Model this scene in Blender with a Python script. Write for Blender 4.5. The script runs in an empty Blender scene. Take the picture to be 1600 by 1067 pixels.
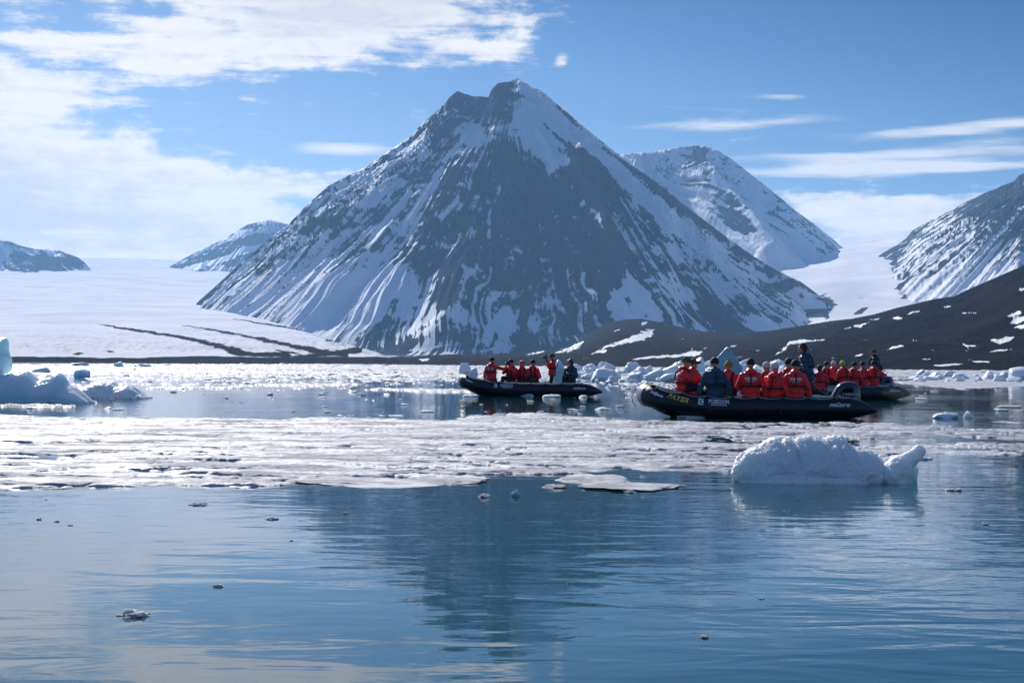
import bpy, bmesh, math, random
import numpy as np
from mathutils import Vector, Matrix

C = bpy.context.scene
COL = C.collection
# ------------------------------------------------------------------ camera, sky, sun, exposure
F = 2667.0; CAM_H = 1.3; ROLL = 0.0072; HY = 568.5
cam_d = bpy.data.cameras.new('camera'); cam = bpy.data.objects.new('camera', cam_d); COL.objects.link(cam)
cam_d.sensor_width = 36; cam_d.lens = 60; cam_d.clip_start = 0.5; cam_d.clip_end = 60000
cam_d.shift_y = (HY-533.5)/1600.0
cam.matrix_world = Matrix.Translation((0, 0, CAM_H)) @ Matrix.Rotation(math.pi/2, 4, 'X') @ Matrix.Rotation(-ROLL, 4, 'Z')
C.camera = cam
cR, sR = math.cos(ROLL), math.sin(ROLL)
# the roll sign: right end of the horizon sits lower in the photo
RIGHT = (cR, 0, sR); UP = (-sR, 0, cR)
cam.matrix_world = Matrix(((cR, -sR, 0, 0), (0, 0, -1, 0), (sR, cR, 0, CAM_H), (0, 0, 0, 1)))

def ray(px, py):
    a = (px-800.0)/F; b = (HY-py)/F
    return (a*cR - b*sR, 1.0, a*sR + b*cR)
def at(px, py, D):
    d = ray(px, py); return Vector((d[0]*D, D, CAM_H + d[2]*D))
def on_water(px, py):
    d = ray(px, py); D = CAM_H/(-d[2]); return Vector((d[0]*D, D, 0))
def to_px(X, Y, Z):
    a = X/Y; b = (Z-CAM_H)/Y
    return 800 + F*(a*cR + b*sR), HY - F*(-a*sR + b*cR)
def wx(px, D): return ray(px, 568)[0]*D

SUN_AZ, SUN_EL = math.radians(-21), math.radians(31)
sdir = Vector((math.sin(SUN_AZ)*math.cos(SUN_EL), math.cos(SUN_AZ)*math.cos(SUN_EL), math.sin(SUN_EL)))
sun_d = bpy.data.lights.new('sun', 'SUN'); sun_d.energy = 4.7; sun_d.angle = math.radians(0.5); sun_d.color = (1, .95, .88)
sun = bpy.data.objects.new('sun', sun_d); COL.objects.link(sun)
sun.rotation_euler = sdir.to_track_quat('Z', 'Y').to_euler()
C.view_settings.view_transform = 'Standard'; C.view_settings.look = 'None'
C.view_settings.exposure = 0.35; C.view_settings.gamma = 1
C.cycles.max_bounces = 8; C.cycles.volume_bounces = 1; C.cycles.transparent_max_bounces = 12
C.cycles.sample_clamp_indirect = 6; C.cycles.sample_clamp_direct = 12

class NT:
    """tiny node-tree helper"""
    def __init__(s, tree): s.t = tree; s.n = tree.nodes; s.l = tree.links
    def add(s, typ, **kw):
        n = s.n.new(typ)
        for k, v in kw.items(): setattr(n, k, v)
        return n
    def put(s, sock, v):
        if isinstance(v, bpy.types.NodeSocket): s.l.new(v, sock)
        elif v is not None:
            if hasattr(sock.default_value, '__len__') and not hasattr(v, '__len__'): v = (v,)*len(sock.default_value)
            if hasattr(v, '__len__') and len(sock.default_value) == 4 and len(v) == 3: v = (*v, 1)
            sock.default_value = v
    def m(s, op, a, b=None, c=None, clamp=False):
        n = s.add('ShaderNodeMath', operation=op, use_clamp=clamp)
        s.put(n.inputs[0], a)
        if b is not None: s.put(n.inputs[1], b)
        if c is not None: s.put(n.inputs[2], c)
        return n.outputs[0]
    def mix(s, f, a, b, blend='MIX'):
        n = s.add('ShaderNodeMix', data_type='RGBA', blend_type=blend)
        s.put(n.inputs[0], f); s.put(n.inputs[6], a); s.put(n.inputs[7], b); return n.outputs[2]
    def noise(s, vec, scale, detail=4, rough=.5, dist=0, dim='3D', out=0):
        n = s.add('ShaderNodeTexNoise', noise_dimensions=dim)
        s.put(n.inputs['Vector'], vec); n.inputs['Scale'].default_value = scale
        n.inputs['Detail'].default_value = detail; n.inputs['Roughness'].default_value = rough
        n.inputs['Distortion'].default_value = dist
        return n.outputs[out]
    def smooth(s, v, lo, hi, a=0, b=1):
        n = s.add('ShaderNodeMapRange', interpolation_type='SMOOTHSTEP')
        s.put(n.inputs[0], v); s.put(n.inputs[1], lo); s.put(n.inputs[2], hi); s.put(n.inputs[3], a); s.put(n.inputs[4], b)
        return n.outputs[0]
    def comb(s, x, y, z=0):
        n = s.add('ShaderNodeCombineXYZ'); s.put(n.inputs[0], x); s.put(n.inputs[1], y); s.put(n.inputs[2], z); return n.outputs[0]
    def sep(s, v):
        n = s.add('ShaderNodeSeparateXYZ'); s.put(n.inputs[0], v); return n.outputs
    def scale(s, v, sc):
        n = s.add('ShaderNodeVectorMath', operation='MULTIPLY'); s.put(n.inputs[0], v); s.put(n.inputs[1], sc); return n.outputs[0]

# ---- sky: physical sky with cloud banks, all of it a function of direction
world = bpy.data.worlds.new('World'); C.world = world; world.use_nodes = True
w = NT(world.node_tree); w.n.clear()
sky = w.add('ShaderNodeTexSky', sky_type='NISHITA', sun_disc=False)
sky.sun_elevation = SUN_EL; sky.sun_rotation = SUN_AZ; sky.altitude = 0; sky.air_density = 1.0; sky.dust_density = .35; sky.ozone_density = 2.5
tc = w.add('ShaderNodeTexCoord'); X, Y, Z = w.sep(tc.outputs['Generated'])
# azimuth and elevation in degrees
AZ = w.m('MULTIPLY', w.m('ARCTAN2', X, Y), 57.2958)
EL = w.m('MULTIPLY', w.m('ARCSINE', Z), 57.2958)
def azel(px, py):
    d = ray(px, py); return math.degrees(math.atan2(d[0], 1)), math.degrees(math.atan2(d[2], math.hypot(d[0], 1)))
def blob(px, py, rx, ry, wt, tilt=0):
    a0, e0 = azel(px, py); k = math.degrees(1/F); rx *= k; ry *= k
    da = w.m('SUBTRACT', AZ, a0); de = w.m('SUBTRACT', EL, e0)
    c, s_ = math.cos(tilt), math.sin(tilt)
    u = w.m('MULTIPLY_ADD', da, c/rx, w.m('MULTIPLY', de, s_/rx)); v = w.m('MULTIPLY_ADD', da, -s_/ry, w.m('MULTIPLY', de, c/ry))
    q = w.m('MULTIPLY_ADD', u, u, w.m('MULTIPLY', v, v))
    g = w.m('EXPONENT', w.m('MULTIPLY', q, -1.0))
    return w.m('MULTIPLY', g, wt)
def total(items):
    t = items[0]
    for i in items[1:]: t = w.m('ADD', t, i)
    return t
R_ = math.radians
cum = total([ # cumulus banks: arch across the top, left column, bank above the glacier
    blob(590, 5, 250, 62, 1.15), blob(300, 85, 170, 42, .95), blob(60, 135, 120, 34, .85), blob(770, 85, 75, 24, .95), blob(470, 62, 150, 36, .85), blob(820, 40, 30, 30, .5),
    blob(-30, 215, 120, 75, 1.15), blob(20, 330, 150, 80, .6), blob(40, 280, 150, 60, .75), blob(170, 250, 110, 32, .75), blob(290, 292, 240, 26, .85), blob(120, 345, 330, 34, 1.25), blob(100, 310, 260, 50, .6), blob(330, 375, 160, 40, .6),
    blob(140, 390, 380, 30, 1.1), blob(1280, 60, 420, 110, -.55), blob(1390, 322, 190, 24, 1.1), blob(1420, 362, 200, 24, 1.1), blob(877, 95, 16, 14, .85), blob(440, 285, 110, 20, .55), blob(90, 68, 90, 16, .55),
    blob(-350, 260, 260, 330, 1.2), blob(1900, 330, 300, 40, 1.0), blob(250, -150, 420, 100, .8), blob(-500, -500, 800, 330, .8), blob(1500, -420, 300, 60, .55), blob(700, -700, 600, 120, .6)])
cir = total([ # thin streaks
    blob(1120, 195, 170, 11, .95, R_(1.5)), blob(1450, 205, 190, 10, .75, R_(3)), blob(1480, 235, 330, 34, .42), blob(1100, 165, 260, 22, .3), blob(1360, 243, 260, 8, .85), blob(1330, 266, 250, 11, .95, R_(1)),
    blob(540, 233, 110, 13, 1.0, R_(1)), blob(1235, 151, 60, 5, .6), blob(430, 208, 80, 5, .5), blob(1600, 190, 90, 9, .7), blob(1500, 262, 180, 8, .7), blob(300, 162, 45, 6, .55)])
uv = w.comb(AZ, w.m('MULTIPLY', EL, 2.0), 0)
n1 = w.noise(uv, .5, 9, .64, .25); 
uv2 = w.comb(w.m('MULTIPLY', AZ, .28), w.m('MULTIPLY', EL, 2.6), 3.7)
n2 = w.noise(uv2, .8, 6, .6, .4)
n3 = w.noise(uv, .9, 9, .7, .1)
dens = w.m('ADD', cum, w.m('MULTIPLY', w.m('SUBTRACT', n1, .5), 2.4))
dens = w.m('ADD', dens, w.m('MULTIPLY', w.m('SUBTRACT', n2, .5), 1.7))
mC = w.smooth(dens, .24, .95)
dS = w.m('ADD', cir, w.m('MULTIPLY', w.m('SUBTRACT', n2, .5), 2.0))
mS = w.m('MULTIPLY', w.smooth(dS, .35, 1.25), .80)
mask = w.m('MAXIMUM', mC, mS)
# cloud light: thick parts greyer, edges bright
thick = w.smooth(w.m('ADD', w.m('ADD', w.m('MULTIPLY', dens, .40), w.m('MULTIPLY', w.m('SUBTRACT', n3, .5), 2.2)), w.m('MULTIPLY', w.m('SUBTRACT', n2, .5), -3.0)), .1, 1.5)
thick = w.m('ADD', thick, w.m('ADD', blob(560, 5, 260, 50, .75), blob(20, 320, 60, 40, .4)), clamp=True)
ccol = w.mix(thick, (8.3, 7.9, 7.6), (6.0, 5.9, 6.2))
skyc = w.mix(1.0, sky.outputs[0], w.mix(w.smooth(w.m('ADD', EL, w.m('MULTIPLY', AZ, .22)), 1.0, 13.0), (.40, .49, .65), (.19, .315, .49)), 'MULTIPLY')
deep = w.smooth(w.m('ADD', EL, w.m('MULTIPLY', AZ, .25)), 10.0, 17.0)
skyc = w.mix(w.m('MULTIPLY', deep, .8), skyc, w.mix(1.0, skyc, (.16, .40, .56), 'MULTIPLY'))
high = w.m('MAXIMUM', w.smooth(EL, 20.0, 40.0), w.smooth(w.m('ABSOLUTE', AZ), 35.0, 70.0))
skyc = w.mix(high, skyc, w.mix(1.0, sky.outputs[0], (.46, .58, .78), 'MULTIPLY'))
col = w.mix(mask, skyc, ccol)
bg = w.add('ShaderNodeBackground'); w.put(bg.inputs[0], col); bg.inputs[1].default_value = 0.1
wo = w.add('ShaderNodeOutputWorld'); w.l.new(bg.outputs[0], wo.inputs[0])
world.cycles.sampling_method = 'MANUAL'; world.cycles.sample_map_resolution = 1024

# ------------------------------------------------------------------ helpers
rng = np.random.RandomState(7); random.seed(7)
_perm = np.random.RandomState(11).permutation(4096).astype(np.int64)
_val = np.random.RandomState(12).uniform(-1, 1, (4096, 3)); _val /= np.linalg.norm(_val, axis=1)[:, None]
def perlin(x, y, z=0.0):
    x, y, z = np.broadcast_arrays(np.asarray(x, float), y, z)
    xi, yi, zi = np.floor(x).astype(np.int64), np.floor(y).astype(np.int64), np.floor(z).astype(np.int64)
    xf, yf, zf = x-xi, y-yi, z-zi
    f = lambda t: t*t*t*(t*(t*6-15)+10)
    u, v, s = f(xf), f(yf), f(zf); out = 0
    for dx in (0, 1):
        for dy in (0, 1):
            for dz in (0, 1):
                h = _perm[(_perm[(_perm[(xi+dx) & 4095] + yi+dy) & 4095] + zi+dz) & 4095]
                g = _val[h]
                d = g[..., 0]*(xf-dx) + g[..., 1]*(yf-dy) + g[..., 2]*(zf-dz)
                out = out + d*(u if dx else 1-u)*(v if dy else 1-v)*(s if dz else 1-s)
    return out*1.6
def fbm(x, y, z=0.0, o=4, g=.5, l=2.03):
    a, t, n = 1., 0, 0
    for i in range(o):
        t = t + a*perlin(np.asarray(x)*l**i + 17.1*i, np.asarray(y)*l**i + 5.3*i, np.asarray(z)*l**i + 2.7*i); n += a; a *= g
    return t/n
def ridged(x, y, z=0.0, o=4, g=.5, l=2.03):
    a, t, n = 1., 0, 0
    for i in range(o):
        t = t + a*(1-2*np.abs(perlin(np.asarray(x)*l**i + 31.1*i, np.asarray(y)*l**i + 9.3*i, np.asarray(z)*l**i + 1.7*i))); n += a; a *= g
    return t/n
def sstep(x, a, b):
    t = np.clip((x-a)/(b-a), 0, 1); return t*t*(3-2*t)

def tag(o, label=None, cat=None, group=None, kind=None):
    if label: o['label'] = label
    if cat: o['category'] = cat
    if group: o['group'] = group
    if kind: o['kind'] = kind
    return o
def link(o, parent=None):
    COL.objects.link(o)
    if parent is not None: o.parent = parent
    return o
def mesh_np(name, V, Fq, mat, parent=None, smooth=True, attrs=None):
    me = bpy.data.meshes.new(name); V = np.asarray(V, np.float32); Fq = np.asarray(Fq, np.int32)
    k = Fq.shape[1]
    me.vertices.add(len(V)); me.vertices.foreach_set('co', V.ravel())
    me.loops.add(Fq.size); me.loops.foreach_set('vertex_index', Fq.ravel())
    me.polygons.add(len(Fq)); me.polygons.foreach_set('loop_start', np.arange(0, Fq.size, k, dtype=np.int32))
    me.polygons.foreach_set('loop_total', np.full(len(Fq), k, np.int32))
    me.update(calc_edges=True)
    if smooth: me.polygons.foreach_set('use_smooth', np.ones(len(Fq), bool))
    for an, av in (attrs or {}).items():
        a = me.attributes.new(an, 'FLOAT', 'POINT'); a.data.foreach_set('value', np.asarray(av, np.float32).ravel())
    if mat: me.materials.append(mat)
    return link(bpy.data.objects.new(name, me), parent)
def grid_faces(nr, nc):
    i = np.arange(nr*nc).reshape(nr, nc)
    return np.stack([i[:-1, :-1], i[:-1, 1:], i[1:, 1:], i[1:, :-1]], -1).reshape(-1, 4)

def mat_new(name):
    m = bpy.data.materials.new(name); m.use_nodes = True; t = NT(m.node_tree)
    return m, t, t.n['Principled BSDF']
def simple(name, col, rough=.6, bump=0, bscale=20, metallic=0, var=.15, spec=.5, coat=0, sheen=0):
    m, t, p = mat_new(name); co = t.add('ShaderNodeTexCoord').outputs['Object']
    n = t.noise(co, bscale, 5, .6)
    c = t.mix(t.m('MULTIPLY', t.smooth(n, .3, .7), 1.0), tuple(x*(1-var) for x in col), tuple(min(1, x*(1+var)) for x in col))
    t.put(p.inputs['Base Color'], c); p.inputs['Roughness'].default_value = rough; p.inputs['Metallic'].default_value = metallic
    p.inputs['Specular IOR Level'].default_value = spec; p.inputs['Coat Weight'].default_value = coat
    p.inputs['Sheen Weight'].default_value = sheen
    if bump:
        b = t.add('ShaderNodeBump'); b.inputs['Strength'].default_value = 1; b.inputs['Distance'].default_value = bump
        t.put(b.inputs['Height'], n); t.put(p.inputs['Normal'], b.outputs[0])
    return m
# ------------------------------------------------------------------ terrain
def terrain_mat(name, rock_a, rock_b, detail=.02, amp=.30, snow_a=(.80, .82, .86), snow_b=(.66, .70, .78), bump=1.5, stretch=(1, 1, 1), soft=.06, var=1.0, spec=.05, srough=.7):
    m, t, p = mat_new(name); co = t.add('ShaderNodeTexCoord').outputs['Object']
    at_ = t.add('ShaderNodeAttribute', attribute_name='snow').outputs['Fac']
    cs = t.scale(co, stretch)
    n = t.noise(cs, detail, 7, .65, .4); big = t.noise(co, detail*.12, 4, .55)
    f = t.m('MULTIPLY_ADD', t.m('SUBTRACT', n, .5), amp, at_)
    s = t.smooth(f, .5-soft, .5+soft)
    fine = t.noise(co, detail*4, 5, .7)
    rc = t.mix(t.smooth(fine, .3, .7), rock_a, rock_b)
    rc = t.mix(t.m('MULTIPLY', t.smooth(big, .35, .7), .45), rc, tuple(x*1.5 for x in rock_b))
    pale = t.add('ShaderNodeAttribute', attribute_name='pale').outputs['Fac']
    rc = t.mix(t.m('MULTIPLY', pale, .75), rc, t.mix(t.smooth(fine, .3, .7), (.050, .054, .064), (.085, .088, .100)))
    sc = t.mix(t.m('MULTIPLY', t.smooth(big, .3, .7), var), snow_a, snow_b)
    t.put(p.inputs['Base Color'], t.mix(s, rc, sc))
    t.put(p.inputs['Roughness'], srough); t.put(p.inputs['Specular IOR Level'], t.m('MULTIPLY', s, spec))
    b = t.add('ShaderNodeBump'); b.inputs['Strength'].default_value = 1; b.inputs['Distance'].default_value = bump
    h = t.m('MULTIPLY', fine, t.m('SUBTRACT', 1.15, s)); t.put(b.inputs['Height'], h); t.put(p.inputs['Normal'], b.outputs[0])
    return m

def fan(px0, px1, nc, D0, D1, nr, power=1.0):
    """ground coordinates of a fan of vertices spreading away from the shore"""
    px = np.linspace(px0, px1, nc); t = np.linspace(0, 1, nr)**power
    D = D0*(D1/D0)**t
    A = (px-800)/F
    return np.outer(D, A), np.outer(D, np.ones(nc)), px
def fit_skyline(Xg, Yg, Z, px, prof, crag=0, k=0, base=0.0, only=None):
    """raise or lower the whole relief, azimuth by azimuth, until its crest has the wanted height"""
    pp = np.array(prof, float)
    want = np.interp(px, pp[:, 0], pp[:, 1])
    want = want - crag*fbm(px/22., 3.1+k, 0, 5, .6) if crag else want
    hz = HY + ROLL*(px-800)
    wantE = (hz-want)/F
    E = (Z-CAM_H)/Yg
    if only is not None: E = np.where(only, E, -1)
    cur = E.max(axis=0)
    s = wantE/np.maximum(cur, 1e-4)
    ker = np.ones(3)/3
    s = np.convolve(np.pad(s, 1, 'edge'), ker, 'valid')
    s = np.clip(s, .3, 3); kk = np.hanning(43); kk /= kk.sum(); sl = np.convolve(np.pad(s, 21, 'edge'), kk, 'valid')
    near = sstep(E/np.maximum(cur, 1e-4)[None, :], .80, .98)
    S2 = sl[None, :]+(s-sl)[None, :]*near
    return np.where(Z > base, base+(Z-base)*S2, Z)
def rbf(PX, PY, pts, sig=45):
    num = np.zeros_like(PX); den = np.full_like(PX, 1e-9)
    for p in pts:
        s = p[3] if len(p) > 3 else sig
        g = np.exp(-((PX-p[0])**2 + (PY-p[1])**2)/(2*s*s)) + 1e-7; num += g*p[2]; den += g
    return num/den
def strokes(PX, PY, items):
    """signed mask of painted patches of snow or rubble: polyline with widths (pixels of the photograph, fixed on the ground)"""
    out = np.full(PX.shape, -9.0)
    wpx = 5*fbm(PX/26., PY/9., 3.3, 4, .6); wpy = 2.4*fbm(PX/17., PY/9., 8.1, 4, .6)
    PX = PX+wpx; PY = PY+wpy
    for it in items:
        it = [(a_[0], a_[1], a_[2]*(.35 if (q_ in (0, len(it)-1) and a_[2] < 4) else 1.1)) for q_, a_ in enumerate(it)]
        if len(it) == 2: m_ = ((it[0][0]+it[1][0])/2, (it[0][1]+it[1][1])/2, max(it[0][2], it[1][2])*2.4); it = [it[0], m_, it[1]]
        for (x0, y0, w0), (x1, y1, w1) in zip(it[:-1], it[1:]):
            pad = max(w0, w1)*3+4
            sel = (PX > min(x0, x1)-pad) & (PX < max(x0, x1)+pad) & (PY > min(y0, y1)-pad) & (PY < max(y0, y1)+pad)
            if not sel.any(): continue
            qx, qy = PX[sel], PY[sel]; dx, dy = x1-x0, y1-y0; L = dx*dx+dy*dy+1e-9
            t = np.clip(((qx-x0)*dx+(qy-y0)*dy)/L, 0, 1)
            d = np.hypot(qx-x0-t*dx, (qy-y0-t*dy)*1.0); ww = w0+(w1-w0)*t
            out[sel] = np.maximum(out[sel], (1-d/np.maximum(ww, .3)))
    return out
def cone(Xg, Yg, p, s, D=None):
    return p[2] - s*np.hypot(Xg-p[0], Yg-p[1])
def seg(Xg, Yg, a, b, s, pw=1.0):
    dx, dy = b[0]-a[0], b[1]-a[1]; t = np.clip(((Xg-a[0])*dx+(Yg-a[1])*dy)/(dx*dx+dy*dy), 0, 1)
    d = np.hypot(Xg-a[0]-t*dx, Yg-a[1]-t*dy)
    return a[2]+(b[2]-a[2])*t - s*d
def smax(a, b, k):
    h = np.clip(.5+.5*(a-b)/k, 0, 1); return b+(a-b)*h + k*h*(1-h)

rock_m = terrain_mat('mountain_rock_and_snow', (.026, .036, .052), (.050, .063, .084), detail=.03, amp=.42, bump=3.0, soft=.03)

# ---------------- main mountain
def main_mountain():
    Xg, Yg, px = fan(285, 1345, 1150, 1480, 5300, 760, .8)
    P = at(806, 123, 4500); Q = at(715, 146, 4480); S = at(905, 238, 4130); L2 = at(600, 238, 4480); Rr = at(1060, 318, 4640); R2 = at(1310, 492, 4750)
    th = np.arctan2(Xg-P.x, -(Yg-P.y)); r = np.hypot(Xg-P.x, Yg-P.y)
    wth = th + .06*fbm(Xg/260, Yg/260, 0, 3) + .007*fbm(Xg/70, Yg/70, 0, 3)
    # ribs and gullies radiating from the summit
    g1 = ridged(wth*7.0, r/1500., 1.3, 4, .55); g2 = ridged(wth*21, r/420., 5.3, 4, .55)
    g3 = fbm(Xg/55., Yg/55., 0, 5, .65)
    s = .77 - .05*np.cos(th*2)
    z = P.z - s*r - 18*np.sin(np.clip(r/700, 0, 3.14))
    z = np.maximum(z, seg(Xg, Yg, (P.x-60, P.y, P.z-45), Q, .85)); z = np.maximum(z, seg(Xg, Yg, Q, L2, .86))
    z = smax(z, seg(Xg, Yg, S, at(965, 400, 3700), .80), 30)
    z = smax(z, seg(Xg, Yg, at(775, 150, 4460), at(742, 330, 3980), .88), 12); z = smax(z, seg(Xg, Yg, at(742, 330, 3980), at(715, 470, 3560), .80), 24)
    z = smax(z, seg(Xg, Yg, at(655, 215, 4420), at(520, 430, 4000), .84), 12)
    z = smax(z, seg(Xg, Yg, at(560, 270, 4470), at(420, 455, 4200), .82), 10)
    z = smax(z, seg(Xg, Yg, at(1020, 330, 4200), at(1175, 478, 3850), .80), 12)
    z = smax(z, seg(Xg, Yg, Rr, at(1290, 478, 4450), .80), 8)
    amp = sstep(r, 40, 700)*.8+.25
    z = z + amp*(32*(g1-.45) + (9+8*sstep(z, 150, 350))*(g2-.45))*sstep(z, 0, 120) + 13*g3*sstep(z, 60, 400)
    # concave apron at the foot
    z = np.where(z < 90, 90 - (90-z)*.80, z)
    ap = np.interp(Yg, [1480, 1800, 2500, 3000, 3600, 4400], [1, 4, 10, 16, 24, 60]) + 2.0*fbm(Xg/90., Yg/200., 2, 4)
    win = sstep(px[None, :]-np.interp(Yg, [1480, 1800, 2500, 3500, 4600], [600, 560, 505, 430, 320]), -40, 60)*(1-sstep(px[None, :], 1120, 1280))
    z = smax(z, ap*win - 60*(1-win), 16)
    z = z - 4
    prof = [(285, 500), (310, 470), (335, 448), (360, 425), (400, 390), (430, 365), (450, 350), (470, 328), (490, 310), (510, 291), (530, 281), (560, 266), (600, 240), (620, 226), (640, 213), (655, 196), (675, 178), (690, 164),
            (700, 152), (712, 142), (722, 147), (735, 150), (750, 151), (760, 153), (765, 140), (775, 130), (790, 128), (806, 123), (825, 133), (850, 147), (862, 158), (880, 173), (905, 194), (930, 215), (960, 238), (1000, 268), (1040, 297), (1060, 315), (1100, 345), (1120, 360), (1150, 382), (1180, 403), (1215, 424), (1250, 440), (1280, 462), (1310, 492), (1345, 520)]
    z = fit_skyline(Xg, Yg, z, px, prof, crag=0)
    cr = sstep(z, 150, 500)
    z = z + cr*(3.2*fbm(Xg/20., Yg/20., 4, 4, .6))
    PX, PY = to_px(Xg, Yg, z)
    # how much snow lies where (0..1)
    cov = rbf(PX, PY, [
        (715, 165, .46, 25), (690, 185, .36, 22), (660, 200, .22, 14), (740, 190, .5, 25), (785, 150, .18, 16), (775, 170, .08, 14), (800, 128, .5, 8), (822, 140, .9, 10), (850, 165, .93, 22), (830, 190, .95, 22), (890, 200, .85, 16), (860, 225, .95, 22), (835, 215, .9, 16), (925, 235, .8, 14), (800, 205, .5, 16),
        (790, 240, .12, 22), (820, 260, .06, 22), (870, 258, .25, 10), (905, 260, .05, 20), (730, 230, .45, 30), (640, 245, .62, 28), (580, 280, .55, 28), (520, 310, .42, 25), (480, 340, .45, 22), (600, 330, .60, 40), (670, 290, .50, 36), (700, 270, .46, 25), (560, 360, .40, 30),
        (620, 390, .36, 32), (690, 350, .24, 32), (680, 420, .34, 30), (600, 440, .90, 30), (530, 440, .86, 34), (480, 400, .72, 28), (430, 430, .68, 25), (400, 460, .72, 22), (360, 465, .60, 18), (520, 385, .55, 22), (450, 380, .5, 22), (410, 400, .42, 18), (560, 480, .86, 28), (500, 480, .90, 24), (460, 495, .72, 18), (620, 480, .64, 25), (640, 510, .6, 18),
        (540, 510, .55, 18), (590, 525, .42, 22), (620, 548, .12, 16), (680, 510, .46, 26), (660, 545, .22, 16), (740, 470, .38, 28), (780, 420, .26, 28), (750, 380, .20, 30), (720, 320, .2, 25),
        (820, 330, .14, 32), (880, 320, .16, 30), (850, 400, .17, 32), (930, 400, .15, 32), (900, 460, .34, 24), (830, 460, .28, 24), (780, 500, .70, 22), (730, 535, .28, 16), (850, 505, .62, 22), (830, 540, .22, 18), (920, 500, .42, 24), (900, 520, .2, 14),
        (985, 450, .86, 20), (960, 480, .72, 16), (930, 470, .5, 14), (1030, 470, .70, 18), (1010, 420, .2, 22), (960, 300, .22, 14), (970, 350, .35, 18), (1000, 350, .30, 20), (980, 390, .2, 18), (1000, 305, .80, 14), (1040, 340, .88, 14), (1080, 380, .82, 16), (960, 265, .9, 12), (1120, 400, .72, 18), (1015, 285, .45, 10), (1055, 325, .35, 9), (1100, 362, .3, 9), (1150, 400, .35, 9),
        (1040, 390, .50, 16), (1080, 430, .45, 20), (1060, 460, .60, 18), (1110, 460, .55, 18), (1160, 440, .62, 18), (1200, 430, .4, 12), (1230, 450, .35, 14), (1160, 490, .3, 18), (1220, 480, .55, 16), (1270, 490, .7, 16), (1190, 505, .8, 12), (1240, 505, .8, 12), (1100, 500, .35, 18), (1050, 500, .22, 18), (1290, 462, .5, 10)], 30)
    cov = cov+.055*(1-sstep(cov, .25, .5))*sstep(PY, 280, 340)
    # streaks run down the fall line
    lowz = 1-sstep(z, 70, 200)
    n = .26*fbm(Xg/110., Yg/110., z/70., 3, .55) + .42*fbm(wth*72, z/150., 2.2, 4, .65) + .30*fbm(wth*26, z/310., 7.2, 3, .5) + .22*lowz*fbm(wth*190, z/60., 9.2, 3, .6) + (.08+.28*sstep(z, 70, 220))*fbm(Xg/26., Yg/26., z/26., 4, .65) - .16*(g2-.45) - .10*(g1-.45)
    n = n/.235
    # coverage -> threshold of a roughly normal field
    q = np.clip(cov, .02, .98); thr = np.log(q/(1-q))/1.7
    snow = .5 + .22*(thr + n*.85)
    # left-to-right: dark bare scree at the very foot
    st = strokes(PX, PY, [
        [(742, 550, 1), (790, 543, 2)], [(640, 548, 2), (700, 538, 2.5)], [(955, 478, 9), (985, 446, 12), (1010, 462, 10)], [(765, 515, 10), (792, 492, 12), (800, 512, 8)],
        [(808, 165, 10), (818, 200, 13), (845, 235, 15), (885, 252, 7)], [(812, 136, 9), (850, 170, 16), (900, 215, 15), (940, 250, 11), (1000, 303, 12), (1050, 348, 13), (1095, 388, 11), (1150, 425, 9)], [(600, 452, 14), (560, 470, 12), (520, 490, 8)], [(640, 430, 8), (600, 450, 12)], [(575, 395, 4), (545, 440, 7), (510, 470, 8)], [(640, 300, 5), (600, 350, 7), (575, 385, 5)], [(690, 265, 4), (655, 320, 6), (630, 350, 4)], [(735, 200, 8), (745, 225, 4)], [(600, 290, 6), (570, 320, 6)]])
    snow = np.maximum(snow, np.where(st > -1, .5+.22*(st*2.0+n*.5), -9))
    rk = strokes(PX, PY, [[(764, 152, 8), (768, 172, 10), (784, 180, 8)], [(776, 140, 9), (790, 150, 9)], [(845, 190, 1.5), (880, 222, 2), (898, 238, 2.5)], [(866, 160, 2.5), (890, 185, 3), (910, 203, 2)],
                          [(960, 243, 3), (1010, 280, 4), (1070, 328, 5), (1130, 372, 5)], [(895, 240, 7), (915, 246, 9), (950, 290, 9)]])
    snow = np.where(rk > -.6, np.minimum(snow, .5-.2*(rk*1.4+.3)+.12*n), snow)
    o = mesh_np('mountain', np.stack([Xg, Yg, z], -1).reshape(-1, 3), grid_faces(*Xg.shape), rock_m, attrs={'snow': snow})
    tag(o, 'tall pyramid shaped mountain in the centre, dark rock streaked with snow', None, None, 'structure')
main_mountain()

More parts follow.
